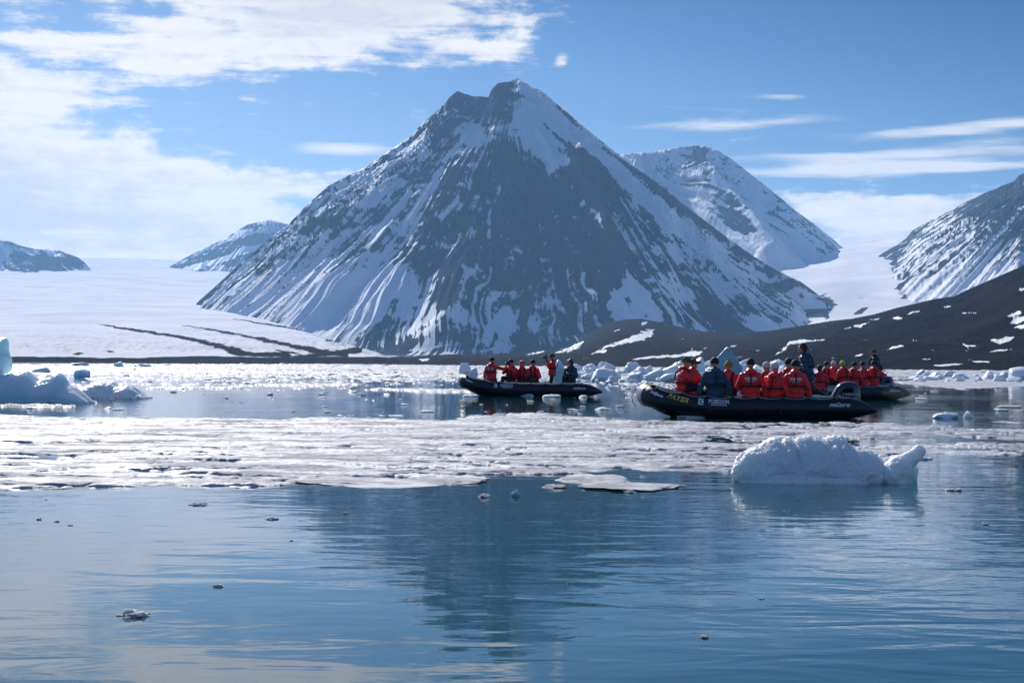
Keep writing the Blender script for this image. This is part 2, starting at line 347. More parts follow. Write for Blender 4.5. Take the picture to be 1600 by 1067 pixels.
def side_mountain(name, label, pxr, nc, Dr, nr, apex, axis, profile, ridges, cov, slope, seed, foot=0, rk=None, sn=None, streak=(50, 300), strata=0, more=0, amp=1.0, crag=0):
    Xg, Yg, px = fan(pxr[0], pxr[1], nc, Dr[0], Dr[1], nr)
    A = at(*apex); z = np.full(Xg.shape, -500.)
    for a, b in ridges: z = smax(z, seg(Xg, Yg, at(*a), at(*b), slope), 12)
    th = np.arctan2(Xg-A.x, -(Yg-A.y)); r = np.hypot(Xg-A.x, Yg-A.y); L = A.y/4500.
    w_ = th+.04*fbm(Xg/300, Yg/300, seed, 3)
    g1 = ridged(w_*8, r/1300., seed, 4, .55); g2 = ridged(w_*22, r/400., seed+3, 4, .55)
    z = z + amp*L*(22*(g1-.45)+10*(g2-.45)) + 5*L*amp*fbm(Xg/50, Yg/50, seed, 4, .6)
    z = fit_skyline(Xg, Yg, z, px, profile, crag=crag, k=seed)
    z = z + 2.0*L*amp*fbm(Xg/22., Yg/22., 4, 3, .6)
    PX, PY = to_px(Xg, Yg, z)
    n = .55*fbm(w_*streak[0], r/streak[1], seed, 4, .6)+.30*fbm(Xg/(30*L), Yg/(30*L), z/(30*L), 4, .6) - .15*(g2-.45)
    if strata: n = n + strata*fbm(Xg/900., Yg/900., z/22., 3, .5)
    n /= .235
    q = np.clip(rbf(PX, PY, cov, 30)+more, .02, .98); thr = np.log(q/(1-q))/1.7
    snow = .5+.22*(thr+n*.85)
    if sn:
        s_ = strokes(PX, PY, sn); snow = np.maximum(snow, np.where(s_ > -1, .5+.22*(s_*2.0+n*.5), -9))
    if rk:
        s_ = strokes(PX, PY, rk); snow = np.where(s_ > -.6, np.minimum(snow, .5-.2*(s_*1.4+.3)+.10*n), snow)
    o = mesh_np(name, np.stack([Xg, Yg, z], -1).reshape(-1, 3), grid_faces(*Xg.shape), rock_m, attrs={'snow': snow})
    return tag(o, label, None, None, 'structure')

# ---------------- rounded mountain behind the right shoulder
side_mountain('mountain', 'rounded snowy mountain behind the right shoulder of the central peak', (925, 1325), 460, (5200, 7600), 330,
    (1010, 120, 6600), None,
    [(925, 262), (960, 244), (975, 240), (1000, 239), (1030, 236), (1055, 231), (1080, 228), (1100, 229), (1120, 236), (1140, 248), (1160, 264), (1185, 283), (1210, 303), (1240, 328), (1270, 350), (1290, 366), (1305, 378), (1325, 395)],
    [((960, 243, 6600), (1080, 230, 6650)), ((1080, 230, 6650), (1130, 243, 6600)), ((1130, 243, 6600), (1210, 305, 6450)), ((1210, 305, 6600), (1300, 378, 7000)), ((1090, 240, 6500), (1210, 370, 5800)), ((990, 245, 6500), (1100, 380, 5900))],
    [(1000, 250, .7, 14), (1060, 245, .55, 14), (1090, 245, .25, 10), (1110, 240, .7, 10), (1050, 275, .5, 16), (1095, 285, .4, 18), (1150, 290, .6, 14), (1120, 310, .4, 16), (1140, 335, .25, 16), (1160, 350, .28, 13), (1090, 320, .6, 14), (1070, 340, .95, 18), (1120, 375, 1, 18), (1200, 395, 1, 20), (1180, 330, .75, 14), (1210, 340, .4, 12), (1225, 365, .5, 12), (1260, 355, .35, 10), (1280, 372, .45, 10), (1180, 300, .7, 10), (1240, 385, .95, 14), (1150, 390, 1, 14)],
    .95, 21, streak=(40, 420), rk=[[(1085, 238, 4), (1098, 250, 4)]], amp=.7, more=.13)
# ---------------- right mountain
side_mountain('mountain', 'craggy mountain cut by the right edge, rock ribs above streaked snow', (1340, 1860), 560, (3300, 7000), 400,
    (1720, 170, 4700), None,
    [(1340, 440), (1362, 415), (1372, 399), (1385, 391), (1400, 383), (1415, 372), (1425, 360), (1440, 351), (1460, 342), (1480, 331), (1510, 315), (1540, 300), (1560, 292), (1582, 284), (1590, 274), (1604, 268), (1640, 236), (1700, 200), (1860, 250)],
    [((1376, 400, 6350), (1430, 358, 5900)), ((1430, 358, 5900), (1600, 270, 5000)), ((1600, 270, 5000), (1720, 195, 4700)), ((1720, 195, 4700), (1860, 240, 4700)), ((1540, 300, 5300), (1460, 410, 4800)), ((1640, 250, 4850), (1550, 420, 4200)), ((1600, 340, 4500), (1590, 420, 4000))],
    [(1400, 388, .3, 12), (1430, 400, .55, 14), (1460, 350, .55, 12), (1440, 365, .4, 10), (1500, 335, .4, 14), (1480, 370, .5, 16), (1540, 330, .22, 16), (1580, 300, .18, 14), (1520, 370, .5, 18), (1560, 360, .38, 18), (1590, 350, .3, 18), (1480, 410, .6, 14), (1530, 400, .6, 18), (1580, 400, .55, 18), (1500, 440, .75, 14), (1560, 430, .75, 14), (1700, 300, .3, 50), (1700, 400, .5, 50), (1550, 460, .85, 14), (1470, 450, .9, 12), (1600, 440, .8, 20)],
    .80, 33, streak=(46, 320), amp=1.0, crag=3)
# ---------------- two hills on the left
side_mountain('hill', 'hazy banded hill left of the central mountain', (240, 520), 330, (7600, 9800), 220,
    (430, 250, 9000), None,
    [(240, 470), (251, 432), (262, 418), (275, 410), (290, 402), (310, 392), (330, 382), (350, 373), (372, 359), (385, 351), (400, 348), (415, 344), (422, 343), (432, 346), (446, 350), (520, 352)],
    [((255, 430, 9000), (330, 382, 9000)), ((330, 382, 9000), (420, 343, 9000)), ((420, 343, 9000), (520, 355, 9000)), ((385, 355, 8950), (380, 420, 8300)), ((320, 392, 8950), (310, 432, 8300))],
    [(420, 352, .85, 10), (390, 362, .45, 10), (340, 390, .3, 14), (300, 405, .3, 14), (400, 380, .25, 12), (430, 380, .3, 12), (300, 430, .55, 14), (350, 425, .6, 12), (380, 405, .4, 12)],
    .62, 44, streak=(20, 700), strata=.5, sn=[[(270, 425, 3), (310, 415, 4), (350, 405, 4), (390, 388, 5), (420, 388, 5)], [(300, 400, 2), (345, 378, 3), (390, 362, 5)]], amp=.5)
side_mountain('hill', 'low snowy hill at the left edge beyond the glacier', (-220, 150), 400, (6700, 8600), 220,
    (-30, 280, 8200), None,
    [(-220, 330), (-60, 352), (0, 375), (15, 377), (30, 384), (50, 388), (75, 390), (90, 391), (105, 396), (120, 402), (130, 409), (140, 420), (150, 440)],
    [((-220, 330, 8000), (-20, 372, 8000)), ((-20, 372, 8000), (100, 393, 7900)), ((100, 393, 7900), (135, 412, 7800)), ((40, 388, 7950), (60, 430, 7400)), ((95, 395, 7850), (80, 430, 7400))],
    [(40, 392, .9, 9), (10, 385, .7, 9), (90, 395, .7, 8), (30, 408, .15, 9), (70, 415, .22, 10), (100, 415, .25, 9), (10, 420, .6, 10), (30, 435, .75, 10), (60, 432, .4, 9), (110, 430, .7, 8), (5, 400, .8, 8), (-80, 400, .5, 30)],
    .60, 55, streak=(20, 500), rk=[[(0, 377, 1.5), (30, 385, 2), (60, 391, 1.5)], [(20, 400, 4), (40, 398, 3), (60, 408, 4)], [(75, 405, 4), (105, 408, 5), (125, 416, 4)]], amp=.6)

# ---------------- glacier running from the ice caps down to the shore
def glacier():
    Xg, Yg, px = fan(-260, 1860, 1150, 1350, 11000, 620)
    Dk = np.array([1300, 1380, 1420, 1700, 2500, 3400, 4200, 4600, 5500, 6500, 8000, 10000, 11000]); zl = np.array([-6, 1, 5, 15, 38, 85, 133, 160, 222, 300, 420, 580, 655])
    zr = np.array([-6, 1, 5, 10, 28, 70, 125, 200, 345, 465, 600, 800, 870])
    t = sstep(px, 700, 1150)[None, :]
    Y2 = Yg + 120*fbm(Xg/500., Yg/900., 3, 3)*sstep(Yg, 1500, 2500)
    z = np.interp(Y2, Dk, zl)*(1-t)+np.interp(Y2, Dk, zr)*t
    win = sstep(px[None, :]-np.interp(Yg, [1480, 1800, 2500, 3500, 4600], [600, 560, 505, 430, 320]), -30, 90)*(1-sstep(px[None, :], 1150, 1300))*(1-sstep(Yg, 3900, 4500))
    z = z - 10*win - .80*z*win
    z = z + .9*fbm(Xg/60., Yg/130., 1, 5, .6)*sstep(Yg, 1420, 1700) + 13*fbm(Xg/500.+Yg/1400., Yg/800., 9, 4)*sstep(Yg, 1600, 3000) + 2.5*fbm((Xg+.5*Yg)/60., (Yg-.5*Xg)/420., 19, 3)*sstep(Yg, 1600, 2400)
    # crevassed snout: small scale roughness only near the left front
    z = z + 4.0*ridged(Xg/15., Yg/48., 2, 4, .6)*sstep(Yg, 1410, 1600)*(1-sstep(Yg, 2200, 3200))*(1-t)
    prof = [(-260, 395), (0, 402), (120, 402), (200, 404), (260, 406), (300, 408), (500, 410), (900, 400), (1200, 395), (1290, 378), (1310, 372), (1340, 370), (1370, 366), (1400, 361), (1440, 358), (1600, 352), (1860, 340)]
    z = fit_skyline(Xg, Yg, z, px, prof, base=60)
    PX, PY = to_px(Xg, Yg, z)
    n = fbm(Xg/35., Yg/70., 2, 5, .6)
    snow = np.full(Xg.shape, .95)
    deb = strokes(PX, PY, [
        [(150, 505, 1), (190, 513, 1.6), (230, 518, 2.2), (300, 530, 2.2), (345, 541, 3.6), (375, 552, 5), (450, 556, 4)],
        [(285, 508, .9), (330, 515, 1.4), (380, 524, 2), (440, 537, 2.6), (500, 549, 3.5), (540, 556, 4)],
        [(365, 498, .7), (400, 504, 1), (460, 513, 1.2), (500, 522, 1.4)], [(115, 553, 2.5), (130, 553, 2)], [(165, 549, 1), (178, 549, 1.5)], [(430, 547, 1.5), (470, 553, 2)],
        [(1335, 491, 3.5), (1345, 486, 3.5), (1355, 481, 2)], [(1340, 465, .8), (1350, 466, .8)], [(1322, 470, .8), (1328, 478, .8)],
        [(500, 505, 4), (540, 530, 6)], [(1450, 437, 5), (1480, 432, 7), (1485, 445, 3)], [(1482, 470, 6), (1500, 452, 8), (1478, 462, 5)],
        [(1240, 475, 6), (1290, 492, 5)], [(560, 546, 5), (500, 556, 4), (440, 559, 3)], [(1190, 432, 7), (1220, 440, 7)], [(1287, 470, 4), (1294, 480, 5)]])
    snow = np.where(deb > -1.2, np.minimum(snow, .5-.25*(deb*1.3+n*1.8)), snow)
    # shore strip of gravel
    sh = sstep(z, 4.2, 6.5)
    gz = 5.2 + 3.2*fbm(Xg/70., 1.5, 0, 4)
    snow = np.where(Yg < 1800, np.minimum(snow, .5+(z-gz)*.12+.12*n), snow)
    m = terrain_mat('glacier_snow', spec=0, srough=.9, rock_a=(.03, .029, .034), rock_b=(.055, .052, .058), detail=.05, amp=.16, bump=3.5, snow_a=(.88, .875, .90), snow_b=(.72, .73, .78), soft=.05, var=1.0)
    o = mesh_np('glacier', np.stack([Xg, Yg, z], -1).reshape(-1, 3), grid_faces(*Xg.shape), m, attrs={'snow': snow})
    tag(o, 'broad snow covered glacier sloping down to the shore', None, None, 'structure')
glacier()

# ---------------- dark moraine slope along the shore, rising to the right
def moraine():
    Xg, Yg, px = fan(430, 1900, 1150, 600, 3300, 560)
    shoreD = np.interp(px, [430, 560, 800, 1000, 1300, 1600, 1900], [1330, 1250, 1000, 850, 700, 650, 640])[None, :]
    crest = np.array([(430, 563), (500, 561.5), (560, 560), (600, 558), (640, 557), (700, 553), (760, 553), (800, 551), (840, 548), (870, 545), (895, 538), (910, 528), (930, 514), (950, 504), (975, 499), (1000, 498), (1030, 503), (1060, 510), (1100, 518), (1150, 519), (1200, 517), (1250, 509), (1300, 501), (1330, 498), (1365, 491), (1400, 481), (1430, 474), (1460, 467), (1490, 463), (1510, 453), (1540, 440), (1570, 427), (1600, 414), (1700, 380), (1900, 340)], float)
    cy = np.interp(px, crest[:, 0], crest[:, 1]); cE = (HY+ROLL*(px-800)-cy)/F
    cD = np.interp(px, [430, 600, 900, 1080, 1300, 1600, 1900], [1420, 1900, 2800, 2700, 1950, 1400, 1350])
    t = (Yg-shoreD)/(cD[None, :]-shoreD)
    zc = (cE*cD+CAM_H)[None, :]
    tt = np.clip(t, 0, 1)
    z = zc*(.32*tt + .68*tt**1.6)
    z = np.where(t < 0, t*20, z); z = np.where(t > 1, zc-(t-1)*zc*1.6, z)
    rough = sstep(t, .02, .25)
    z = z + rough*(6.5*fbm(Xg/120., Yg/170., 5, 4, .55) + 5.5*ridged((Xg+.6*Yg)/34., (Yg-.6*Xg)/160., 2, 4, .6) + 1.6*fbm(Xg/9., Yg/22., 2, 3) - 1.6)
    hum = np.exp(-((px-985)/55)**2)[None, :]*np.exp(-((t-.75)/.3)**2); z = z+hum*4
    z = fit_skyline(Xg, Yg, z, px, crest, only=(t > .4))
    PX, PY = to_px(Xg, Yg, z)
    n = fbm(Xg/26., Yg/60., 2, 5, .6)
    sn = strokes(PX, PY, [
        [(822, 554, 1.2), (850, 549, 1.8)], [(868, 551, 1.5), (885, 547, 2.5), (900, 541, 3), (913, 533, 2)], [(925, 553, 2.2), (943, 546, 4), (948, 542, 2), (965, 536, 2.5), (985, 530, 3.5), (1005, 525, 5), (1015, 520, 4), (1022, 514, 2)],
        [(985, 562, 1), (1020, 558, 1.6), (1060, 555, 1.8), (1085, 552, 3.5), (1098, 549, 1.5)], [(1078, 544, 1.5), (1088, 545, 1.2)], [(1098, 545, 1), (1105, 543, 1)], [(1140, 543, 2.5), (1150, 540, 1.8)],
        [(1210, 556, 1), (1220, 549, 1.8), (1230, 540, 1.5), (1234, 535, 1.5), (1250, 533, 1.8), (1288, 531, 2)], [(1150, 559, 1), (1158, 557, 1)], [(1265, 547, .9), (1273, 546, .9)],
        [(1333, 557, .8), (1350, 553, 1.6)], [(1384, 547, 1.8), (1397, 542, 3), (1412, 540, 1.6)], [(1318, 514, 1.8), (1340, 509, 2.2), (1358, 504, 1)], [(1396, 497, 2.5), (1410, 497, 2.5)], [(1418, 491, 1.5), (1436, 486, 1.8)],
        [(1548, 531, 2), (1562, 534, 3), (1575, 529, 3), (1590, 526, 1.5)], [(1505, 537, 2), (1512, 543, 3), (1525, 540, 2)], [(1545, 550, 1), (1582, 545, 1.5)], [(1512, 563, 1), (1545, 566, 1.4)], [(1460, 571, 1.2), (1478, 570, 1.8), (1505, 568, 1)],
        [(1583, 500, 3), (1600, 497, 4)], [(1502, 489, 1.2), (1525, 489, 1.2)], [(1474, 480, 1.8), (1486, 478, 1.5)], [(1425, 531, 1), (1434, 532, 1)], [(1600, 450, 3), (1592, 452, 2)], [(1360, 499, 1), (1375, 498, 1)],
        [(1590, 453, 1.2), (1575, 548, .5)][:1]*2, [(655, 562, 1.8), (668, 562.5, 2), (660, 563.5, 1)], [(690, 552, .8), (730, 546, 1)], [(960, 518, 1.2), (968, 514, 1.2)], [(1000, 507, 2), (1012, 503, 1.2)], [(1450, 548, .6), (1460, 547, .6)], [(1440, 561, .8), (1453, 560, .8)],
        [(1300, 560, .5), (1307, 560, .5)], [(905, 560, 1), (918, 559, 1)], [(935, 568, 1), (952, 568, 1.2)], [(887, 563, 1), (897, 561, 1)], [(1180, 548, .6), (1186, 547, .6)], [(1060, 530, .6), (1068, 529, .6)], [(1350, 530, .6), (1356, 530, .6)]])
    sn2 = fbm(Xg/45., Yg/120., 8, 4, .55)
    n2 = fbm(Xg/9., Yg/30., 6, 4, .65); snow = np.where(sn > -1.2, .5+.22*(sn*1.25-.05+n*1.6+n2*2.6), .12)
    snow = np.maximum(snow, .5+(sn2-.60)*1.2)
    m = terrain_mat('moraine_gravel', (.011, .011, .015), (.043, .039, .045), detail=.10, amp=.12, bump=4.0, snow_a=(.84, .86, .9), snow_b=(.76, .79, .85), soft=.04)
    o = mesh_np('moraine', np.stack([Xg, Yg, z], -1).reshape(-1, 3), grid_faces(*Xg.shape), m, attrs={'snow': snow, 'pale': np.broadcast_to(1-sstep(PX+70*fbm(Xg/200., Yg/200., 3, 3)+(PY-540)*2, 1080, 1330), Xg.shape)})
    tag(o, 'dark gravel moraine with scattered snow patches along the shore', None, None, 'structure')
moraine()

# ------------------------------------------------------------------ water
def water():
    m, t, p = mat_new('fjord_water'); co = t.add('ShaderNodeTexCoord').outputs['Object']
    # long gentle swell ripples, calmer patches between them
    calm = t.smooth(t.noise(t.scale(co, (1, .45, 1)), .14, 3, .5), .36, .66, .22, 1.0)
    a = t.noise(t.scale(co, (.32, 1.0, 1)), 1.05, 1.5, .45, .8)
    b_ = t.noise(t.scale(co, (.6, 1.0, 1)), 4.2, 3, .55, .6)
    c_ = t.noise(t.scale(co, (.9, 1, 1)), 16, 2, .5)
    a2 = t.noise(t.scale(co, (.5, 1.0, 1)), 2.5, 2, .45, .7)
    a = t.m('MULTIPLY_ADD', a2, .55, t.m('MULTIPLY', a, .55))
    h = t.m('ADD', t.m('MULTIPLY', a, .021), t.m('MULTIPLY', b_, .0030))
    h = t.m('MULTIPLY', t.m('MULTIPLY_ADD', c_, .00012, h), calm)
    bp = t.add('ShaderNodeBump'); bp.inputs['Strength'].default_value = 1; bp.inputs['Distance'].default_value = 1.0
    t.put(bp.inputs['Height'], h); t.put(p.inputs['Normal'], bp.outputs[0])
    p.inputs['Base Color'].default_value = (.001, .047, .062, 1); p.inputs['Roughness'].default_value = .03; p.inputs['IOR'].default_value = 1.33
    V = [(-14000, -300, 0), (14000, -300, 0), (14000, 14000, 0), (-14000, 14000, 0)]
    o = mesh_np('water', V, [(0, 1, 2, 3)], m); tag(o, 'calm teal fjord water mirroring the mountain', None, None, 'structure')
water()
# ------------------------------------------------------------------ haze
def haze():
    bm = bmesh.new(); bmesh.ops.create_cube(bm, size=1)
    for v in bm.verts: v.co = Vector((v.co.x*24000, 5700+v.co.y*13400, (v.co.z+.5)*1080-8))
    me = bpy.data.meshes.new('haze'); bm.to_mesh(me); bm.free()
    m = bpy.data.materials.new('haze_air'); m.use_nodes = True; t = NT(m.node_tree); t.n.clear()
    v = t.add('ShaderNodeVolumePrincipled'); v.inputs['Color'].default_value = (.31, .60, 1, 1); v.inputs['Density'].default_value = 4.8e-5; v.inputs['Anisotropy'].default_value = .25
    o = t.add('ShaderNodeOutputMaterial'); t.l.new(v.outputs[0], o.inputs['Volume'])
    me.materials.append(m); ob = link(bpy.data.objects.new('haze', me)); tag(ob, 'thin blue air haze over the fjord', None, None, 'stuff')
haze()
# ------------------------------------------------------------------ ice
def ice_mat(name, snow=(.80, .83, .88), blue=(.30, .58, .68), lo=-.1, hi=.55, rough=.45, bump=.01, bscale=30, sscale=1.0, sss=.0, trans=0, nz=.5):
    m, t, p = mat_new(name); tcn = t.add('ShaderNodeTexCoord'); co = tcn.outputs['Object']
    geo = t.add('ShaderNodeNewGeometry'); nzv = t.sep(geo.outputs['Normal'])[2]
    n = t.noise(co, bscale*.12, 5, .6); f = t.smooth(t.m('ADD', nzv, t.m('MULTIPLY', t.m('SUBTRACT', n, .5), nz*2)), lo, hi)
    t.put(p.inputs['Base Color'], t.mix(f, blue, snow)); p.inputs['Roughness'].default_value = rough; p.inputs['IOR'].default_value = 1.31
    if sss:
        p.inputs['Subsurface Weight'].default_value = sss; p.inputs['Subsurface Radius'].default_value = (.10, .13, .15); p.inputs['Subsurface Scale'].default_value = sscale
    p.inputs['Transmission Weight'].default_value = trans
    b = t.add('ShaderNodeBump'); b.inputs['Distance'].default_value = bump; b.inputs['Strength'].default_value = 1
    t.put(b.inputs['Height'], t.noise(co, bscale, 5, .65)); t.put(p.inputs['Normal'], b.outputs[0])
    return m
M_snowice = ice_mat('granular_snowy_ice', (.92, .92, .93), (.84, .88, .92), -.6, .3, .5, .014, 34, sss=.4, sscale=1.3)
M_blue = ice_mat('blue_glacier_ice', (.84, .88, .92), (.55, .80, .88), .0, .7, .25, .02, 9, sss=.8, sscale=3.5)
M_pale = ice_mat('pale_glacier_ice', (.84, .87, .92), (.56, .74, .82), -.2, .5, .35, .02, 9, sss=.3)
M_grey = ice_mat('grey_blue_clear_ice', (.78, .84, .88), (.34, .50, .58), .2, .8, .25, .02, 9, sss=.4)
M_white = ice_mat('weathered_white_ice', (.88, .89, .92), (.72, .81, .88), -.4, .35, .5, .03, 8, sss=.5, sscale=2)
M_clear = ice_mat('clear_wet_ice', (.88, .91, .94), (.70, .78, .84), -.2, .4, .12, .012, 60, nz=1.8, sss=.3)

def ico(sub):
    bm = bmesh.new(); bmesh.ops.create_icosphere(bm, subdivisions=sub, radius=1)
    V = np.array([v.co[:] for v in bm.verts]); Fq = np.array([[v.index for v in f.verts] for f in bm.faces]); bm.free(); return V, Fq
ICO = {k: ico(k) for k in (2, 3, 4, 5, 6)}
def chunk_shape(seed, sub=4, planes=11, soft=.12, rough=.10, size=(1, 1, 1)):
    """a broken block: an intersection of random half spaces with worn edges"""
    V, Fq = ICO[sub]; r = np.random.RandomState(seed)
    N = r.normal(size=(planes, 3)); N /= np.linalg.norm(N, axis=1)[:, None]; H = r.uniform(.55, .95, planes)
    d = V @ N.T; q = np.where(d > .05, H/np.maximum(d, .05), 9.0)
    k = soft; R = -k*np.log(np.exp(-q/k).sum(1)+np.exp(-1.15/k))
    R = R*(1+rough*fbm(V[:, 0]*2.2+seed, V[:, 1]*2.2, V[:, 2]*2.2, 4, .55))
    return V*R[:, None]*np.array(size), Fq
def tri_obj(name, V, Fq, mat, parent=None, smooth=True): return mesh_np(name, V, Fq, mat, parent, smooth)

def remesh(prims, voxel, name='tmp'):
    """union of capsules, ellipsoids and raw shapes as one continuous surface"""
    Vs, Fs, n = [], [], 0
    V0, F0 = ICO[2]
    for p in prims:
        if p[0] == 'c':
            a, b, ra, rb = np.array(p[1], float), np.array(p[2], float), p[3], p[4]
            ax = b-a; L = np.linalg.norm(ax)+1e-9; ax /= L
            t = V0 @ ax; V = V0*np.where(t > 0, rb, ra)[:, None] + np.where(t[:, None] > 0, b, a)
            F_ = F0
        elif p[0] == 'e':
            V = V0*np.array(p[2]);
            if len(p) > 3: V = V @ np.array(p[3]).T
            V = V+np.array(p[1]); F_ = F0
        else: V, F_ = p[1], p[2]
        Vs.append(V); Fs.append(F_+n); n += len(V)
    ob = mesh_np(name, np.vstack(Vs), np.vstack(Fs), None)
    md = ob.modifiers.new('r', 'REMESH'); md.mode = 'VOXEL'; md.voxel_size = voxel; md.use_smooth_shade = True
    dg = bpy.context.evaluated_depsgraph_get(); ev = ob.evaluated_get(dg); me = ev.to_mesh()
    nv = len(me.vertices); V = np.empty(nv*3, np.float32); me.vertices.foreach_get('co', V); V = V.reshape(-1, 3).astype(float)
    Fq = np.array([list(f.vertices) for f in me.polygons if len(f.vertices) == 4], np.int32); Nn = np.empty(nv*3, np.float32); me.vertices.foreach_get('normal', Nn); Nn = Nn.reshape(-1, 3).astype(float)
    ev.to_mesh_clear(); me0 = ob.data; bpy.data.objects.remove(ob); bpy.data.meshes.remove(me0)
    return V, Fq, Nn
def relax(V, Fq, it=2):
    """a few rounds of smoothing of a quad mesh"""
    E = np.vstack([Fq[:, [0, 1]], Fq[:, [1, 2]], Fq[:, [2, 3]], Fq[:, [3, 0]]]); E = np.vstack([E, E[:, ::-1]])
    cnt = np.bincount(E[:, 0], minlength=len(V))[:, None].clip(1)
    for _ in range(it):
        S = np.stack([np.bincount(E[:, 0], weights=V[E[:, 1], k], minlength=len(V)) for k in range(3)], 1); V = V*.4+.6*S/cnt
    return V

# ---- slush field: thin floating sheet of brash, cut by leads
def slush_mat():
    m, t, p = mat_new('wet_slush'); co = t.add('ShaderNodeTexCoord').outputs['Object']
    n = t.noise(t.scale(co, (.38, 1, 1)), 1.5, 6, .68, .5); n2 = t.noise(co, 26, 4, .75); n3 = t.noise(t.scale(co, (1, .35, 1)), .35, 4, .6)
    c = t.mix(t.smooth(n, .34, .66), (.22, .24, .29), (.74, .74, .77))
    c = t.mix(t.m('MULTIPLY', t.smooth(n3, .42, .62), .4), c, (.36, .38, .44))
    t.put(p.inputs['Base Color'], c); t.put(p.inputs['Roughness'], t.smooth(n, .40, .62, .75, .42)); p.inputs['Specular IOR Level'].default_value = .24; p.inputs['IOR'].default_value = 1.4
    b = t.add('ShaderNodeBump'); b.inputs['Distance'].default_value = .02; b.inputs['Strength'].default_value = 1
    t.put(b.inputs['Height'], t.m('ADD', n2, t.m('MULTIPLY', t.noise(co, 90, 2, .6), .35))); t.put(p.inputs['Normal'], b.outputs[0]); return m
M_slush = slush_mat()
def sheet(name, py0, py1, step, nc, level, label, hscale, grain):
    rows = np.arange(py0, py1, step); px = np.linspace(-60, 1660, nc)
    PXg, PYg = np.meshgrid(px, rows)
    hz = HY+ROLL*(PXg-800); Dg = CAM_H*F/np.maximum(PYg+ROLL*0-hz+0*PXg, .8); Xg = (PXg-800)/F*Dg
    L = level(PXg, PYg, Xg, Dg)
    Z = np.clip(L*hscale, -.03, hscale*.16)+grain(Xg, Dg)*np.clip(L*6, 0, 1)
    Z = np.where(L < -.02, -.03, Z)
    Fq = grid_faces(*PXg.shape); up = (L.ravel() > -.04); keep = up[Fq].any(axis=1); Fq = Fq[keep]
    used = np.unique(Fq); mp = np.full(PXg.size, -1); mp[used] = np.arange(len(used))
    V = np.stack([Xg, Dg, Z], -1).reshape(-1, 3)[used]
    o = mesh_np(name, V, mp[Fq], M_slush); tag(o, label, None, None, 'stuff'); return o
def lev_near(PX, PY, X, Y):
    top = np.interp(PX, [-60, 0, 250, 430, 600, 700, 760, 830, 1000, 1400, 1500, 1660], [640, 646, 650, 653, 648, 652, 644, 643, 652, 655, 664, 662])
    bot = np.interp(PX, [-60, 0, 450, 520, 640, 720, 800, 880, 1000, 1140, 1160, 1450, 1660], [762, 763, 760, 753, 748, 752, 744, 744, 742, 741, 735, 712, 716])
    n = fbm(X/1.7, Y/1.5, 1.1, 5, .62); big = fbm(X/5.5, Y/4.5, 6.1, 4, .55)
    bot = bot + 5.5*fbm(X/.9, 3.3, 1, 4, .6) + 3*fbm(X/4., 1.3, 1, 2)
    n_r = fbm(X/2.2, Y/1.3, 8.1, 5, .6)
    e = np.minimum((PY-top)/9., (bot-PY)/5.)
    core = .22 - .22*sstep(PX, 700, 1250)*(1-.25*sstep(PY, 690, 720)) + .05
    c = np.clip(e, -1.6, 1)*.45 - .45 + core
    L = c + .75*n + .45*big*sstep(PX, 300, 900) + .25*n_r
    cr = np.abs(perlin(X/3.1+.8*n, Y/1.15+.8*n_r, 3.3)); cr2 = np.abs(perlin(X/1.3+.5*n, Y/.6, 9.3)); L = L - .6*np.exp(-(cr/.05)**2)*sstep(big, -.25, .1) - .45*np.exp(-(cr2/.07)**2)*sstep(n_r, -.1, .2)
    return L
def grain_near(X, Y): return .010*fbm(X/.12, Y/.12, 0, 3, .6)+.020*ridged(X/.45, Y/.45, 3, 3)
sheet('slush_ice', 632, 772, .30, 1150, lev_near, 'grey white slush ice covering the water in a broad band', .10, grain_near)
def lev_far(PX, PY, X, Y):
    hz = HY+ROLL*(PX-800); dy = PY-hz
    n = fbm(X/(Y*.008), np.log(Y)*34, 1.1, 5, .65); n2 = fbm(X/(Y*.15), np.log(Y)*9, 4.4, 3, .5)
    c = np.interp(dy, [0, 4, 14, 22, 32, 45, 60, 72, 90], [.10, .08, .02, -.06, -.16, -.28, -.40, -.5, -.6])
    c = c - .12*sstep(PX, 1100, 1300)*sstep(dy, 6, 26) - .15*np.exp(-((PX-820)/150)**2)*sstep(dy, 25, 45)
    ln = strokes(PX, PY*1.0, [[(400, 601, 2), (480, 602, 3), (560, 601, 2)], [(560, 592, 1), (700, 592.5, 2)], [(580, 608, 1), (690, 611, 3), (760, 612, 3)], [(0, 634, 2), (120, 635, 1)], [(1400, 597, 3), (1600, 599, 4)], [(230, 607, 2), (380, 606, 1.5)]])
    L = c+.8*n+.3*n2
    return np.maximum(L, np.where(ln > 0, ln*.3+.1*n, -1))
def grain_far(X, Y): return .0004*Y*ridged(X/(.006*Y), np.log(Y)*50, 3, 3)+.012*fbm(X/.4, Y/.8, 0, 3)
sheet('brash_ice', 569, 646, .22, 1150, lev_far, 'thin scattered brash ice glittering on the far water', .25, grain_far)

